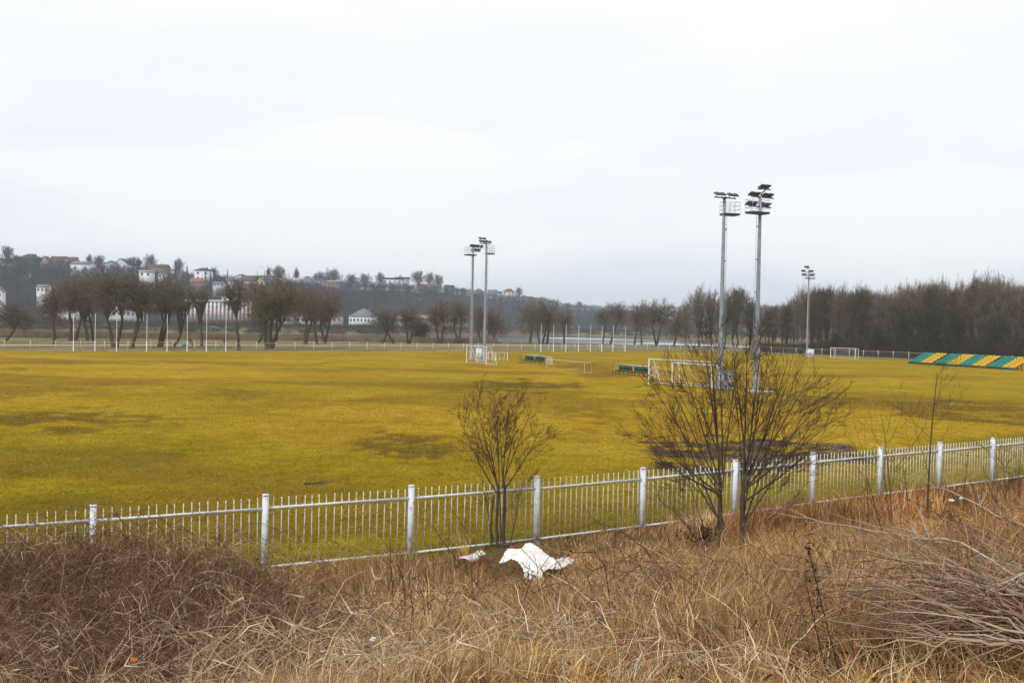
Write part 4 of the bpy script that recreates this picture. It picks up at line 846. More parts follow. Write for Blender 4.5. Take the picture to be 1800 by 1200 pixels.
# ------------------------------------------------------------------ two small seated figures by the path
def person(px, py, shirt, label, blue=None):
    p = gnd(px, py); z = hz(p[0], p[1]); root = empty('person', (p[0], p[1], z), R_(70), label, 'person')
    J = dict(pel=(0, 0, .48), ch=(.06, 0, .95), nk=(.1, 0, 1.14), hd=(.13, 0, 1.30), kl=(.45, .14, .50), fl=(.48, .15, .06), tl=(.6, .16, .04), kr=(.43, -.14, .52), fr=(.40, -.15, .06), tr=(.54, -.16, .04),
             sl=(.08, .2, 1.05), el=(.2, .27, .80), hl=(.42, .2, .66), sr=(.08, -.2, 1.05), er=(.2, -.27, .80), hr=(.42, -.18, .66), top=(.13, 0, 1.42))
    names = list(J); ed = [('pel', 'ch'), ('ch', 'nk'), ('nk', 'hd'), ('hd', 'top'), ('pel', 'kl'), ('kl', 'fl'), ('fl', 'tl'), ('pel', 'kr'), ('kr', 'fr'), ('fr', 'tr'), ('ch', 'sl'), ('sl', 'el'), ('el', 'hl'), ('ch', 'sr'), ('sr', 'er'), ('er', 'hr')]
    rd = dict(pel=.17, ch=.16, nk=.06, hd=.105, top=.08, kl=.085, kr=.085, fl=.055, fr=.055, tl=.045, tr=.045, sl=.075, sr=.075, el=.055, er=.055, hl=.04, hr=.04)
    me = bpy.data.meshes.new('body'); me.from_pydata([J[k] for k in names], [(names.index(a), names.index(c)) for a, c in ed], []); me.update()
    o = bpy.data.objects.new('body', me); col.objects.link(o); o.parent = root; md = o.modifiers.new('skin', 'SKIN')
    for i, k in enumerate(names): me.skin_vertices[0].data[i].radius = (rd[k], rd[k])
    me.skin_vertices[0].data[0].use_root = True; o.modifiers.new('sub', 'SUBSURF').levels = 1; o.modifiers['sub'].render_levels = 1
    me.materials.append(mat('clothes', shirt, None, 5, .9))
    q = MB(); k = 8; q.tubes([[[.12, 0, 1.33], [.12, 0, 1.40], [.11, 0, 1.46]]], [[.12, .12, .05]], k); q.build('hair', mat('dark_hair', (.02, .015, .012)), root)
    return p, z
p1, z1 = person(334, 607, (.03, .03, .04), 'person in dark clothes sitting by the path beside the sixth net pole')
p2, z2 = person(393, 607, (.22, .03, .04), 'person in dark red jacket sitting by the path beside the eighth net pole')
for (p, z, nm) in ((p1, z1, 'low wooden bench under the figure in dark clothes'), (p2, z2, 'low wooden bench under the figure in the dark red jacket')):
    root = empty('path_bench', (p[0], p[1], z), R_(70), nm, 'bench'); q = MB(); q.box((0, 0, .30), (.42, 1.5, .06)); q.build('seat', WALL['brown'], root)
    for y in (-.6, .6): q = MB(); q.box((0, y, .13), (.34, .08, .27)); q.build('leg', WALL['dark'], root)
p = gnd(324, 608.5); q = MB(); q.box((0, 0, .28), (.8, .42, .46), top=(.8, .6)); q.tubes([[[-.25, 0, .5], [0, 0, .68], [.25, 0, .5]]], [[.02] * 3], 5)
o = q.build('bag', mat('blue_fabric', (.05, .22, .5))); o.location = (p[0], p[1], hz(p[0], p[1])); tag(o, 'blue bag on the ground left of the person in dark clothes', 'bag')

#@@FOREGROUND
# ------------------------------------------------------------------ foreground bank: dry grass, brambles, stalks
SY1, SY0 = ghit(930, 960)[1], ghit(930, 1015)[1]; 
def scatter(n_, p0, p1, y0, y1, dmin=.05, inside=False):
    px = rng.uniform(p0, p1, n_); Y = np.exp(rng.uniform(math.log(y0), math.log(y1), n_)); X = (px - 900) / F * Y; d = fence_d(X, Y)
    k = (d < -.15) if inside else (d > dmin)
    return X[k], Y[k], px[k], d[k]
STRAW = np.array([[.58, .38, .17], [.44, .26, .10], [.24, .115, .04], [.36, .24, .13], [.80, .62, .38], [.30, .165, .06]])
STRAWP = np.array([.17, .20, .27, .09, .07, .20])
def zones(X, Y, px):
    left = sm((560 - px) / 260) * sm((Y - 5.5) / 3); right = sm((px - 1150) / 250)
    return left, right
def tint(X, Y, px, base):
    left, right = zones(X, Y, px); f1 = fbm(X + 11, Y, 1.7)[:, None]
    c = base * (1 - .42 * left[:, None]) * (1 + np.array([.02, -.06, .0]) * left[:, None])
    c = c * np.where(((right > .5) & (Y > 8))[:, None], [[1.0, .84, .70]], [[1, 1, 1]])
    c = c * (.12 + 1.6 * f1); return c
def blades(n_, y0, y1, hs, lean, wd, pts=4, name='dry_grass', dmin=.05, p=(-350, 2250), cond=None, droop=.35, zlift=0, dark=1.0, probs=STRAWP, clump=1.3):
    X, Y, px, d = scatter(n_, p[0], p[1], y0, y1, dmin)
    # pull the blades together into clumps
    cx, cy = np.floor(X / .22) * .22 + _T[(np.floor(X / .22).astype(int)) % 256, (np.floor(Y / .22).astype(int)) % 256] * .22, np.floor(Y / .22) * .22 + _T[(np.floor(Y / .22).astype(int)) % 256, (np.floor(X / .22).astype(int) + 77) % 256] * .22
    a = rng.uniform(0, .75, len(X)) ** .8; X = X + (cx - X) * a; Y = Y + (cy - Y) * a; d = fence_d(X, Y)
    dens = fbm(X, Y, clump, 3)
    keep = (rng.random(len(X)) < np.clip((dens - .34) / .26 + .5 * (d < 3.5), .05, 1) * np.where((px > 1420) & (Y < 9.5) & (Y > 4.6), .35, 1)) & (d > dmin)
    if cond is not None: keep &= cond(X, Y, px, d)
    X, Y, px, d, dens = X[keep], Y[keep], px[keep], d[keep], dens[keep]; m = len(X)
    left, right = zones(X, Y, px)
    h = hs * rng.uniform(.45, 1.25, m) * (.55 + .9 * dens) * (1 + .55 * left + .15 * right) * np.clip(.55 + d * .18, .5, 1) * np.clip(.5 + (Y - 3.5) / 6, .5, 1)
    h = h * np.where((px > 862) & (px < 1020) & (Y > SY0 - 3.2) & (Y < SY1 + .6), .35, 1)
    h = h * (1 + .9 * ((px > 1180) & (px < 1680) & (d < 3.5)) + .9 * ((px < 740) & (d < 3.5)))
    az = vn(X + 5, Y, 1.5) * 9 + rng.normal(size=m) * 1.0; ln = lean * rng.uniform(.2, 1.3, m)
    t = np.linspace(0, 1, pts)[None, :]; Z = height(X, Y) - .02 + zlift * rng.random(m)
    up = h[:, None] * (t - droop * t ** 2.2 * ln[:, None]); hx = h[:, None] * ln[:, None] * t ** 1.7
    wob = rng.normal(size=(m, pts, 3)) * .012 * h[:, None, None]; wob[:, 0] = 0
    P = np.stack([X[:, None] + np.cos(az)[:, None] * hx, Y[:, None] + np.sin(az)[:, None] * hx, Z[:, None] + up], -1) + wob
    W_ = (wd * (.75 + Y / 13))[:, None] * np.linspace(1, .45, pts)[None] * rng.uniform(.6, 1.4, (m, 1)); sa = rng.uniform(-1.2, 1.2, m)
    side = np.stack([np.cos(sa), np.sin(sa), rng.normal(size=m) * .3], -1)
    base = STRAW[rng.choice(len(STRAW), m, p=probs)] * rng.uniform(.65, 1.25, (m, 1)) * dark
    q = MB(); q.ribbons(P, W_, unit(side), np.clip(tint(X, Y, px, base), .004, .8)); return q
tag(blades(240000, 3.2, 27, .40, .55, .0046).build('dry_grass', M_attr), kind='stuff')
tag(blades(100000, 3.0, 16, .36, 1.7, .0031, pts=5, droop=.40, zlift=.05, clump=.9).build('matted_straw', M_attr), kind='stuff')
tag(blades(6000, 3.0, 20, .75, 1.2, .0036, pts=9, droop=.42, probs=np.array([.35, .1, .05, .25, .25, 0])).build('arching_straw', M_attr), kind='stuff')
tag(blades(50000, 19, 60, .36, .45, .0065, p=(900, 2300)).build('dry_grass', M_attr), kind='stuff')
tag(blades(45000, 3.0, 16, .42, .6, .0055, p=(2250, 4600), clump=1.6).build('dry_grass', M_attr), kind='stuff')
X, Y, px, d = scatter(9000, -350, 2300, 3.2, 16); m = len(X); A_ = np.stack([X, Y, height(X, Y) + rng.uniform(0, .22, m)], -1); B_ = A_ + unit(rng.normal(size=(m, 3)) * [1, 1, .5]) * rng.uniform(.03, .07, (m, 1))
q = MB(); q.slivers(A_, B_, .022, np.array([[.20, .095, .04]]) * rng.uniform(.3, 1.9, (m, 1))); tag(q.build('leaf_litter', M_attr), kind='stuff')
# upright golden tussocks
def tussocks(n_, p0, p1, y0, y1, per, h0, h1, rad_, colr, name, cond=None):
    X, Y, px, d = scatter(n_, p0, p1, y0, y1, .2)
    if cond is not None: k = cond(X, Y, px, d); X, Y, px, d = X[k], Y[k], px[k], d[k]
    k = ~((px > 862) & (px < 1020) & (Y > SY0 - 3.2) & (Y < SY1 + .6)); X, Y, px = X[k], Y[k], px[k]
    m = len(X); H = rng.uniform(h0, h1, m); i = np.repeat(np.arange(m), per); n2 = len(i); a = rng.uniform(0, 6.283, n2); r_ = rad_ * np.sqrt(rng.random(n2)); lz = vn(X, Y, 2.5)[i] * 8
    bx, by = X[i] + np.cos(a) * r_, Y[i] + np.sin(a) * r_; h = H[i] * rng.uniform(.45, 1.1, n2); ln = rng.uniform(.05, .55, n2); t = np.linspace(0, 1, 5)[None]
    ox = (np.cos(a) * ln + np.cos(lz) * .28)[:, None] * h[:, None] * t ** 1.8; oy = (np.sin(a) * ln + np.sin(lz) * .28)[:, None] * h[:, None] * t ** 1.8
    P = np.stack([bx[:, None] + ox, by[:, None] + oy, height(bx, by)[:, None] - .03 + h[:, None] * (t - .28 * t ** 3 * (ln + .25)[:, None])], -1)
    sa = rng.uniform(-1.2, 1.2, n2); side = np.stack([np.cos(sa), np.sin(sa), 0 * sa], -1)
    cc = np.array(colr)[None] * (rng.uniform(.55, 1.25, m)[i] * rng.uniform(.55, 1.5, n2))[:, None] * (1 + rng.normal(size=(m, 3))[i] * .06)
    q = MB(); q.ribbons(P, (.0042 * (.75 + Y[i] / 13))[:, None] * np.linspace(1, .4, 5)[None], side, np.clip(cc, .004, .85)); return tag(q.build(name, M_attr), kind='stuff')
tussocks(1500, 650, 2200, 5, 22, 38, .35, .75, .10, (.47, .29, .115), 'grass_tussocks', lambda X, Y, px, d: rng.random(len(px)) < np.clip((px - 650) / 450, .2, 1))
tussocks(900, 900, 1700, 8, 20, 34, .25, .55, .12, (.55, .35, .14), 'grass_tussocks')
tussocks(420, -300, 800, 4, 14, 30, .25, .5, .10, (.60, .43, .22), 'grass_tussocks')
# brambles: thin arching canes
def canes(n_, p0, p1, y0, y1, ln0, ln1, c0, r, name, hgt=.55, cond=None, kp=8, az0=None):
    X, Y, px, d = scatter(n_, p0, p1, y0, y1, .5)
    if cond is not None: k = cond(X, Y, px, d); X, Y, px, d = X[k], Y[k], px[k], d[k]
    m = len(X); L_ = rng.uniform(ln0, ln1, m); az = rng.uniform(0, 6.283, m) if az0 is None else az0 + rng.normal(size=m) * .6; t = np.linspace(0, 1, kp)[None]; hh = hgt * L_ * rng.uniform(.4, 1.15, m)
    cur = rng.normal(size=m) * .7; aa = az[:, None] + cur[:, None] * t
    dx = np.cumsum(np.cos(aa) * (t > 0), 1) / (kp - 1) * L_[:, None] * .75; dy = np.cumsum(np.sin(aa) * (t > 0), 1) / (kp - 1) * L_[:, None] * .75
    x_, y_ = X[:, None] + dx, Y[:, None] + dy; z0 = height(X, Y)[:, None]
    z = z0 + hh[:, None] * (4 * t * (1 - t) * .9 + .35 * t * rng.uniform(-.3, 1, (m, 1))) + rng.uniform(-.05, .25, (m, 1)) * (t > 0)
    P = np.stack([x_, y_, z], -1) + rng.normal(size=(m, kp, 3)) * .007
    col_ = np.array(c0)[None] * rng.uniform(.5, 1.6, (m, 1)); q = MB()
    q.tubes(P, (r * (.7 + Y / 14))[:, None] * np.linspace(1, .4, kp)[None], 3, np.clip(col_, 0, .8))
    # short side twigs
    i = np.repeat(np.arange(m), 5); k = rng.integers(2, kp - 1, len(i)); s = P[i, k]; dd = unit(rng.normal(size=(len(i), 3)) + unit(P[i, k + 1] - P[i, k]) * .8); q.slivers(s, s + dd * rng.uniform(.04, .2, (len(i), 1)), .007, np.clip(col_[i] * 1.2, 0, .8))
    return tag(q.build(name, M_attr), kind='stuff')
lf = lambda X, Y, px, d: (px < 520) | (rng.random(len(px)) < .12)
canes(5600, -350, 1300, 5.5, 15.5, .5, 1.7, (.135, .072, .042), .0028, 'bramble_thicket', .46, lf)
canes(1300, -350, 700, 4.5, 13, .5, 1.5, (.34, .25, .16), .0023, 'pale_bramble_canes', .38, lambda X, Y, px, d: px < 620)
canes(1300, 1150, 2250, 4.5, 20, .4, 1.3, (.18, .10, .06), .0027, 'bramble_thicket', .38)
canes(900, 500, 1300, 4.0, 14, .5, 1.3, (.36, .27, .18), .0024, 'fallen_stems', .22)
# short tufts of grass on the playing field near the fence
X, Y, px, d = scatter(170000, -100, 1950, 17, 75, 0, True); m = len(X)
hh = rng.uniform(.02, .065, m) * (.6 + .8 * fbm(X, Y, .8)); az = rng.uniform(0, 6.28, m); A_ = np.stack([X, Y, height(X, Y) - .005], -1); B_ = A_ + np.stack([np.cos(az) * hh * .8, np.sin(az) * hh * .8, hh], -1)
gn = sm((46 - Y + (fbm(X, Y, 12) - .5) * 40) / 34)[:, None]
cc = (np.array([.32, .215, .018]) * (1 - gn) + np.array([.185, .16, .007]) * gn) * rng.uniform(.55, 1.5, (m, 1)) * (.6 + .8 * fbm(X, Y, 1.1)[:, None])
q = MB(); q.slivers(A_, B_, .006 + .0007 * Y, cc); tag(q.build('pitch_grass', M_attr), kind='stuff')

# ------------------------------------------------------------------ bare shrubs
def grow(p, dr, L_, r, lvl, out, g, kids, upt, spread, K=7, wob=.07, maxl=4):
    wob_ = wob * (.35 if lvl == 0 else 1.0 if lvl < 2 else .8)
    P = [np.array(p, float)]; dr = np.array(dr, float)
    for i in range(K - 1):
        dr = dr + g.normal(size=3) * wob_ + np.array([0, 0, upt[min(lvl, len(upt) - 1)]]); dr /= np.linalg.norm(dr); P.append(P[-1] + dr * L_ / (K - 1))
    P = np.array(P); r1 = max(r * .28, .0028); rad_ = np.linspace(r, r1, K); out.setdefault(lvl, []).append((P, rad_))
    if lvl >= maxl: return
    n_ = kids[lvl]
    for j in range(n_):
        t = g.uniform(.15 if lvl else .22, .97) * (K - 1) * .999; i = int(t); s = P[i] + (P[i + 1] - P[i]) * (t - i); T = unit(P[i + 1] - P[i])
        a = g.normal(size=3); a -= T * (a @ T); a = unit(a); an = math.radians(g.uniform(*spread) * (1 if lvl < 1 else .85)); cd = T * math.cos(an) + a * math.sin(an)
        fr = t / (K - 1); cl = L_ * (.78 - .44 * fr) * g.uniform(.55, 1.1) * (1 if lvl == 0 else .86); rr = max((rad_[i] * (.36 if lvl == 0 else .58)) * g.uniform(.6, 1), .0028)
        grow(s, cd, cl, rr, lvl + 1, out, g, kids, upt, spread, K, wob, maxl)
def shrub(name, stems, label, seed, kids=(12, 7, 4, 2), upt=(.03, .07, .05, .02), spread=(25, 58), tone=(.062, .04, .034), cat='shrub', r=.05, maxl=4, barkt=(.07, .055, .04), cut=0, trunks=()):
    """stems: (base px, base py, top px, top py, radius)"""
    g = np.random.default_rng(seed); b0 = ghit(stems[0][0], stems[0][1]) if len(stems[0]) < 6 else None
    if b0 is None: D = stems[0][5]; p = at(stems[0][0], stems[0][1], D); b0 = np.array([p[0], D, hz(p[0], D)])
    out = {}
    for k, s_ in enumerate(stems):
        D = b0[1] + .12 * ((k % 3) - 1); q0 = at(s_[0], s_[1], D); q0[2] = hz(q0[0], D) - .08 if s_[1] > cut else q0[2]; tp = at(s_[2], s_[3], D); v = tp - q0; Lh = np.linalg.norm(v); v[1] = g.normal() * .08 * Lh
        grow(q0 - b0, unit(v) , Lh, s_[4], 0, out, g, kids, upt, spread, maxl=maxl)
    root = empty(name, b0, 0, label, cat); tone = np.array(tone)
    q = MB()
    for (x0, y0, x1, y1, r0_) in trunks:
        a = at(x0, y0, b0[1]); a[2] = hz(a[0], a[1]) - .1; e = at(x1, y1, b0[1]); P = bez(a, (a + e) / 2 + g.normal(size=3) * .05, e, 9) - b0; P[1:-1] += g.normal(size=(7, 3)) * .012; q.tubes(P, r0_ * np.array([1.35, 1.1, 1, .97, .95, .92, .9, .86, .7]), 8, np.array(barkt))
    for P, rd in out[0]: q.tubes(P, rd, 7, np.array(barkt)); 
    q.build('trunk', M_twig, root, True)
    q = MB()
    for l_ in (1, 2):
        if l_ in out: P = np.array([a for a, _ in out[l_]]); R2 = np.array([c for _, c in out[l_]]); q.tubes(P, R2, 5 if l_ == 1 else 3, tone[None] * g.uniform(.7, 1.2, (len(P), 1)))
    q.build('branches', M_twig, root)
    q = MB()
    for l_ in (3, 4):
        if l_ in out: P = np.array([a for a, _ in out[l_]])[:, ::2]; R2 = np.array([c for _, c in out[l_]])[:, ::2]; q.tubes(P, R2, 3, tone[None] * g.uniform(.8, 1.5, (len(P), 1)) * [[1.15, .9, .85]])
    if q.v: tag(q.build('twigs', M_twig, root), kind='stuff')
    return root
gs = np.random.default_rng(77)
def fan(x0, y0, pts, r): return [(x0 + gs.uniform(-3, 3), y0 - gs.uniform(0, 1) * dy, tx, ty, r * gs.uniform(.75, 1.15)) for tx, ty, dy in pts]
big = fan(1267, 868, [(1150, 715, 10), (1178, 668, 30), (1206, 636, 50), (1228, 615, 60), (1250, 600, 70), (1268, 612, 50), (1284, 625, 40), (1190, 760, 0), (1222, 700, 90), (1122, 765, 0), (1140, 812, -20)], .021)
big += fan(1309, 862, [(1450, 700, 0), (1425, 660, 30), (1395, 632, 40), (1368, 618, 60), (1345, 602, 60), (1322, 596, 70), (1302, 620, 60), (1400, 745, 0), (1330, 690, 80), (1380, 680, 80), (1466, 745, 0), (1440, 800, -20)], .021)
big += [(1262, 990, 1165, 860, .011), (1308, 985, 1395, 850, .011), (1262, 985, 1196, 800, .012), (1306, 985, 1362, 790, .013)]
big += fan(1270, 940, [(1140, 745, 20), (1165, 700, 20), (1215, 660, 20), (1258, 640, 20)], .019) + fan(1304, 940, [(1340, 640, 20), (1385, 660, 20), (1440, 720, 20), (1300, 650, 20)], .019)
D0_ = ghit(1288, 988)[1]; big = [b_ + (D0_,) for b_ in big]
shrub('bare_shrub', big, 'largest bare shrub with two trunks, before the fence and the tall masts', 21, kids=(6, 5, 4, 0), upt=(.03, .03, .02, .0), spread=(20, 52), maxl=3, cut=950,
      trunks=[(1270, 992, 1266, 838, .052), (1303, 986, 1310, 832, .056)])
sml = fan(876, 868, [(800, 745, 0), (818, 715, 20), (840, 700, 30), (866, 705, 60), (852, 760, 60)], .018) + fan(886, 862, [(960, 762, 0), (938, 722, 20), (915, 708, 40), (893, 703, 60), (880, 730, 60), (905, 770, 60)], .018)
sml += [(870, 960, 838, 800, .018), (894, 962, 925, 815, .016), (880, 960, 878, 760, .02)]
D0_ = ghit(880, 962)[1]; sml = [b_ + (D0_,) for b_ in sml]
shrub('bare_shrub', sml, 'smaller many-stemmed bare shrub by the fence behind the white sheet', 22, kids=(8, 5, 4, 0), upt=(.03, .03, .02, .0), spread=(20, 52), maxl=3, tone=(.065, .045, .035), cut=950,
      trunks=[(873, 962, 876, 850, .034), (886, 963, 886, 845, .040), (865, 960, 868, 870, .02)])
shrub('bare_sapling', [(1630, 925, 1638, 655, .03, 24.0)], 'tall thin bare sapling with one straight stem before the right part of the fence', 23, kids=(11, 4, 2, 1), spread=(35, 60), tone=(.07, .05, .04), maxl=3)
shrub('bare_sapling', [(1570, 905, 1564, 730, .018, 22.0), (1568, 905, 1550, 800, .012)], 'short bare sapling left of the tall straight one at the fence', 24, kids=(8, 3, 1, 1), spread=(35, 60), maxl=3)
shrub('bare_sapling', [(1528, 900, 1526, 745, .011, 21.0)], 'slim leafless stem left of the short sapling at the fence', 25, kids=(6, 2, 1, 1), maxl=2)
shrub('bare_sapling', [(1792, 940, 1790, 790, .013, 18.0), (1778, 935, 1786, 800, .010), (1770, 930, 1764, 830, .009)], 'clump of dark stems at the right photo edge by the fence', 26, kids=(9, 3, 1, 1), maxl=2)
shrub('bare_sapling', [(1757, 930, 1752, 800, .010, 19.0)], 'single thin dark stem left of the clump at the right edge', 27, kids=(6, 3, 1, 1), maxl=2)
shrub('bare_shrub', [(820, 905, 745, 905, .012, 21.0), (866, 955, 790, 900, .012), (862, 958, 800, 925, .010)], 'low side shoots spreading left of the smaller bare shrub', 28, kids=(6, 3, 1, 1), upt=(.02, .04, 0), maxl=2)
# dark seed stalks standing in the dry grass
ST = [((693, 1092), (685, 950), 'dark seed stalk with brown spike left of the white sheet', 1), ((703, 1052), (704, 985), 'short dark stalk right of the brown spiked one', 0), ((731, 1072), (719, 1000), 'slanting thin stalk, middle one of those left of the white scrap', 0),
      ((757, 1078), (748, 1008), 'slanting thin stalk nearest the white scrap', 0), ((833, 1070), (830, 972), 'thin upright stalk in front of the white scrap', 0), ((785, 1165), (788, 1078), 'dark stalk low in the middle of the grass', 0),
      ((1080, 1055), (1083, 915), 'straight dark stalk right of the white sheet, up to the fence', 0), ((1092, 1030), (1094, 978), 'short stalk beside the straight dark one', 0), ((1187, 1005), (1168, 925), 'stalk slanting left of the big bare shrub', 0),
      ((925, 1075), (932, 985), 'twiggy stalk standing in front of the white sheet', 2), ((1500, 1215), (1412, 948), 'long dark bent stalk in the right foreground', 1), ((1478, 1215), (1412, 1008), 'second long bent stalk just under the first in the right foreground', 0),
      ((1560, 960), (1520, 842), 'dark leaning stalk before the fence post left of the saplings', 1), ((1100, 1180), (1108, 1100), 'thin stalk in the centre foreground', 0), ((875, 1140), (940, 1010), 'leaning twiggy stem below the white sheet', 2), ((1690, 930), (1700, 800), 'dark spiked stalk right of the tall sapling', 1),
      ((1600, 905), (1592, 828), 'short dark seed stalk between the two saplings', 1), ((125, 1000), (128, 915), 'thin dark stalk in the left thicket', 0), ((380, 1010), (384, 925), 'dark stalk near the second fence post', 0), ((1240, 1000), (1236, 905), 'dark stem left of the twin trunks', 2)]
for i, ((x0, y0), (x1, y1), lab, kd) in enumerate(ST):
    g = np.random.default_rng(700 + i); b0 = ghit(x0, y0) if y0 < 1195 else np.array([*at(x0, y0, 4.6)[:2], hz(*at(x0, y0, 4.6)[:2])]); D = b0[1]; tp = at(x1, y1, D) - b0; tp[1] += g.normal() * .1; K = 8
    P = bez([0, 0, -.1], tp * .5 + g.normal(size=3) * .04, tp, K); q = MB(); r_ = .0022 + .0003 * D; cl = np.array([.045, .028, .02])
    q.tubes(P, np.linspace(r_ * 1.3, r_ * .6, K), 5, cl); root = empty('weed_stalk', b0, 0, lab, 'plant', 'dead stalks standing in the dry grass'); q.build('stem', M_twig, root)
    q = MB(); nb = 16 if kd == 2 else 9; ix = g.integers(2, K - 1, nb); s = P[ix]; e = s + unit(g.normal(size=(nb, 3)) * [1, .6, .4] + [0, 0, .9]) * g.uniform(.06, .28 if kd else .16, (nb, 1)) * (np.linalg.norm(tp) * .8)
    q.tubes(np.stack([s, (s + e) / 2 + g.normal(size=(nb, 3)) * .01, e], 1), r_ * .45, 3, cl * 1.2); 
    if kd:
        tips = e if kd == 2 else np.repeat(P[-3:], 10, 0) + g.normal(size=(30, 3)) * [.012, .012, .05]
        ds = unit(g.normal(size=(len(tips) * 3, 3)) + [0, 0, .5]); q.slivers(np.repeat(tips, 3, 0), np.repeat(tips, 3, 0) + ds * .028, .008, cl * .9)
    tag(q.build('side_twigs', M_twig, root), kind='stuff')
# reddish dead-leaf clump at the foot of the big shrub
for (x, y, h_, w_, lab) in [(1236, 985, .85, .75, 'reddish brown dead-leaf clump at the left foot of the big bare shrub'), (1352, 940, .4, .35, 'small clump of dark withered leaves right of the twin trunks'), (1690, 960, .6, .9, 'reddish withered clump below the right part of the fence')]:
    b0 = ghit(x, y); g = np.random.default_rng(int(x)); n_ = 60; e = np.stack([g.normal(size=n_) * w_ * .3, g.normal(size=n_) * w_ * .3, g.uniform(.3, 1, n_) * h_], -1); root = empty('dead_leaf_bush', b0, 0, lab, 'bush')
    q = MB(); P = bez(np.zeros((n_, 3)), e * [.3, .3, .6], e, 5); q.tubes(P, .005, 3, (.05, .03, .025)); q.build('stems', M_twig, root)
    q = MB(); ix = g.integers(0, n_, 700); k = g.integers(2, 5, 700); s = P[ix, k] + g.normal(size=(700, 3)) * .05; q.slivers(s, s + unit(g.normal(size=(700, 3))) * .07, .035, np.array([[.13, .05, .03]]) * g.uniform(.4, 1.3, (700, 1))); q.build('leaves', M_twig, root)

# ------------------------------------------------------------------ pile of cut branches on the right
pile = empty('branch_pile', (0, 0, 0), 0, 'pile of long cut whips fanning left from the right edge of the foreground', 'branch pile'); g = np.random.default_rng(31)
pb0 = ghit(1830, 1120); pile.location = (pb0[0], pb0[1], hz(pb0[0], pb0[1])); org = np.array(pile.location)
mains = [(1350, 900, 1905, 1010, 11.5), (1440, 895, 1880, 1060, 10.5), (1480, 920, 1850, 1075, 10), (1430, 1020, 1860, 1070, 9), (1500, 990, 1870, 1065, 9), (1590, 945, 1900, 1080, 9.5), (1560, 860, 1850, 1000, 12), (1610, 845, 1860, 960, 13), (1720, 890, 1850, 975, 10.5),
         (1505, 1135, 1900, 1140, 6.5), (1690, 1065, 1900, 1010, 8), (1625, 1000, 1900, 1110, 8.5), (1445, 1045, 1850, 1085, 8.4), (1540, 1060, 1860, 1110, 8), (1620, 1125, 1900, 1150, 6.8), (1680, 905, 1780, 1075, 10)]
for i in range(130):
    if i < len(mains): x1, y1, x0, y0, D1 = mains[i]; rr = g.uniform(.0075, .012)
    else: x1, y1, x0, y0, D1 = g.uniform(1410, 1760), g.uniform(900, 1120), g.uniform(1830, 1960), g.uniform(1010, 1150), 0; rr = g.uniform(.0035, .008)
    D0 = ghit(x0, y0 + 100, 3)[1]; D1 = ghit(x1, y1 + (105 if i < 16 else g.uniform(50, 110)), 3)[1]; e = at(x1, y1, D1); s = at(x0, y0, D0)
    e[2] = max(e[2], hz(e[0], e[1]) + .08); s[2] = max(s[2], hz(s[0], s[1]) + .12); mid = (s + e) / 2 + np.array([0, 0, g.uniform(.0, .22)]) + g.normal(size=3) * .06
    P = bez(s, mid, e, 12) - org; P[1:-1] += g.normal(size=(10, 3)) * .012; pal = [(.34, .25, .17), (.25, .16, .11), (.17, .085, .06), (.40, .33, .25)]; cl = np.array(pal[g.integers(0, 4)]) * g.uniform(.7, 1.2)
    q = MB(); q.tubes(P, np.linspace(rr, rr * .3, 12), 6 if i < 16 else 4, cl)
    nb = 7; ix = g.integers(3, 11, nb); a = P[ix]; T = unit(P[ix + 0] - P[ix - 1]); en = a + unit(T + g.normal(size=(nb, 3)) * .28) * g.uniform(.2, .7, (nb, 1)); q.tubes(np.stack([a, (a + en) / 2 + g.normal(size=(nb, 3)) * .015, en], 1), [[rr * .4, rr * .3, rr * .15]] * nb, 3, cl)
    q.build('branch', M_attr, pile)
for (a, c, D0, D1, lab) in [((330, 1165), (415, 1110), 5.2, 5.9, 'straight pale broken stick in the lower left grass'), ((640, 1145), (760, 1130), 5.0, 5.4, 'pale bowed stick in the lower middle grass'), ((1900, 1028), (1710, 1062), 7.2, 7.8, 'thick reddish stick crossing the branch pile')]:
    s = at(*a, D0); e = at(*c, D1); s[2] = max(s[2], hz(s[0], s[1]) + .1); e[2] = max(e[2], hz(e[0], e[1]) + .2); q = MB(); P = bez(s, (s + e) / 2 + [0, 0, .05], e, 7); q.tubes(P - s, np.linspace(.009, .005, 7) * (1.6 if a[0] > 1800 else 1), 6, (.38, .28, .19) if a[0] < 1800 else (.22, .11, .06)); o = q.build('stick', M_attr); o.location = s; tag(o, lab, 'stick')

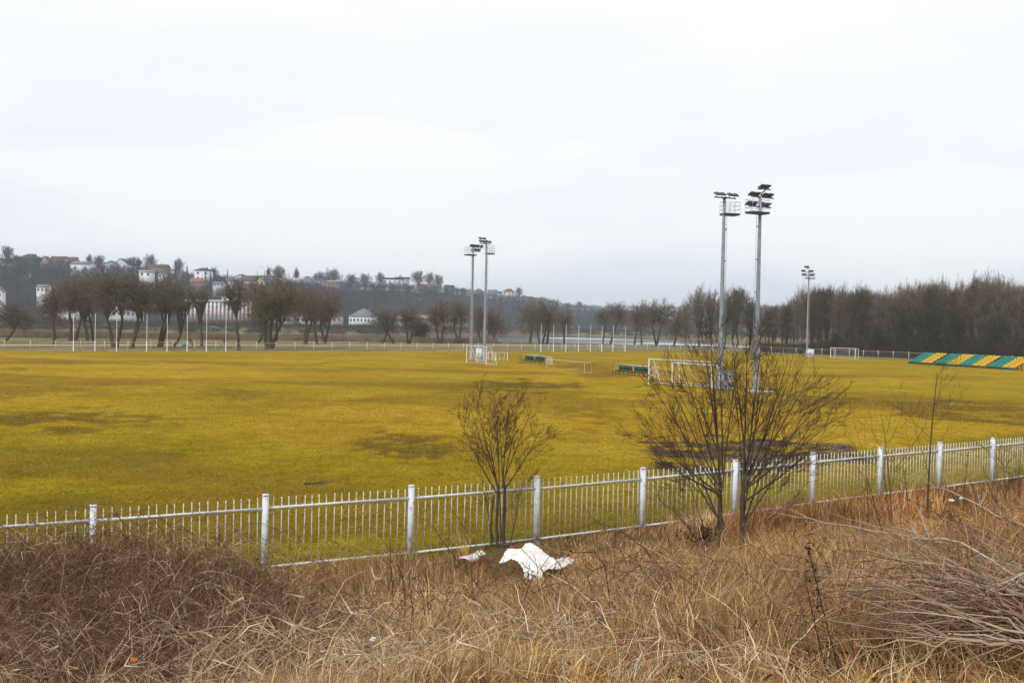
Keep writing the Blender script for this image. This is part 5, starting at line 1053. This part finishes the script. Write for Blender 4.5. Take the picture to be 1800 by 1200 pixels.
# ------------------------------------------------------------------ white sheeting and scraps
def sheet(poly, d_top, d_bot, lab, seed, step=2.0, lift=.05):
    poly = np.array(poly, float); x0, y0 = poly.min(0); x1, y1 = poly.max(0); gx = np.arange(x0, x1 + step, step); gy = np.arange(y0, y1 + step, step)
    XX, YY = np.meshgrid(gx, gy); ins = np.zeros(XX.shape, bool); n_ = len(poly)
    for i in range(n_):
        a, c = poly[i], poly[(i + 1) % n_]
        if a[1] == c[1]: continue
        cr_ = ((a[1] > YY) != (c[1] > YY)) & (XX < (c[0] - a[0]) * (YY - a[1]) / (c[1] - a[1]) + a[0]); ins ^= cr_
    v = np.zeros(XX.shape + (3,))
    for i in range(XX.shape[0]):
        for j in range(XX.shape[1]):
            D = d_top + (d_bot - d_top) * ((YY[i, j] - y0) / (y1 - y0)); p = at(XX[i, j], YY[i, j], D)
            u_, w_ = XX[i, j], YY[i, j]; fold = .06 * math.sin((u_ - .55 * w_) / 8.0 + 2 * float(vn(u_, w_, 22))) + .04 * math.sin((u_ + .4 * w_) / 15 + 1) + .04 * (float(vn(u_, w_, 9)) - .5); p[1] += fold * 2.0; p[2] += lift + fold * .35
            v[i, j] = p
    org_ = v[ins].mean(0); org_[2] = hz(org_[0], org_[1]); q = MB(); nx = XX.shape[1]; ii_, jj_ = np.where(ins[:-1, :-1] & ins[1:, :-1] & ins[:-1, 1:] & ins[1:, 1:]); b_ = ii_ * nx + jj_
    q.add(v.reshape(-1, 3) - org_, np.stack([b_, b_ + nx, b_ + nx + 1, b_ + 1], -1)); o = q.build('plastic_sheet', M_cloth, None, True); o.location = org_
    s_ = o.modifiers.new('thick', 'SOLIDIFY'); s_.thickness = .012; return tag(o, lab, 'sheet')
dt, db = ghit(930, 960)[1], ghit(930, 1015)[1]
sheet([(874, 985), (892, 964), (908, 958), (919, 957), (923, 953), (944, 963), (968, 971), (1011, 983), (1009, 996), (986, 992), (968, 996), (958, 1008), (950, 1019), (934, 1017), (922, 1019), (919, 1001), (909, 988), (893, 983)], dt - 2.2, db - .9, 'large crumpled white plastic sheet lying in the dry grass by the fence', 1, lift=.0)
dt, db = ghit(830, 984)[1], ghit(830, 1002)[1]
sheet([(805, 1000), (815, 990), (832, 984), (856, 989), (850, 996), (830, 1001)], dt, db, 'small white scrap of plastic left of the large white sheet', 2, lift=.2)
for (x, y, w_, lab) in [(655, 1162, 14, 'small pale scrap in the lower middle of the grass'), (1672, 897, 12, 'left one of the two pale stones at the foot of the right bank'), (1690, 893, 9, 'right one of the two pale stones at the foot of the right bank')]:
    b0 = ghit(x, y) if y < 1150 else at(x, y, 5.0); s_ = w_ / F * b0[1]; g = np.random.default_rng(int(x)); bm_v = unit(g.normal(size=(40, 3))) * [s_ * .5, s_ * .4, s_ * .3] * g.uniform(.8, 1.1, (40, 1))
    import bmesh
    bm = bmesh.new(); [bm.verts.new(v) for v in bm_v]; r_ = bmesh.ops.convex_hull(bm, input=bm.verts); me = bpy.data.meshes.new('stone'); bm.to_mesh(me); bm.free(); me.materials.append(M_snow)
    o = link('stone' if 'stone' in lab else 'scrap', me, None, (b0[0], b0[1], b0[2] + (.3 if 'stone' in lab else .12))); tag(o, lab, 'stone' if 'stone' in lab else 'scrap')
# orange dead leaves caught in the grass
for i, (x, y, D) in enumerate([(236, 1158, 5.2), (1290, 1184, 4.9)]):
    p = at(x, y, D); q = MB(); a = np.linspace(0, 6.283, 9)[:-1]; v = np.column_stack([np.cos(a) * .022, np.sin(a) * .014, .008 * np.cos(a * 2)]); q.add(np.vstack([v, [[0, 0, .012]]]), None, [[k, (k + 1) % 8, 8] for k in range(8)], (.45, .14, .03))
    o = q.build('dead_leaf', M_attr); o.location = (p[0], p[1], max(p[2], hz(p[0], p[1]) + .05)); o.rotation_euler = (.6, .2, i); tag(o, ['orange dead leaf in the lower left straw', 'orange dead leaf in the lower right straw'][i], 'leaf')

# ------------------------------------------------------------------ air
hm = bpy.data.materials.new('haze_air'); hm.use_nodes = True; n = hm.node_tree.nodes; l = hm.node_tree.links; n.remove(n['Principled BSDF'])
pv = n.new('ShaderNodeVolumePrincipled'); pv.inputs['Color'].default_value = (.74, .87, 1, 1); pv.inputs['Density'].default_value = HAZE; pv.inputs['Anisotropy'].default_value = .2; l.new(pv.outputs[0], n['Material Output'].inputs['Volume'])
q = MB(); q.box((0, 0, 0), (2 * 3650, 2 * 3650, 1)); me = q.mesh('haze', hm); tops = [max((o.matrix_world @ Vector(c))[2] for c in o.bound_box) for o in bpy.data.objects if o.type == 'MESH' and o.parent is None]
zt = float(GZ.max()) + 32; zl = float(GZ.min()) - 1.0
o = link('haze', me, None, (0, 0, (zt + zl) / 2)); o.scale = (1, 1, zt - zl); tag(o, kind='stuff')
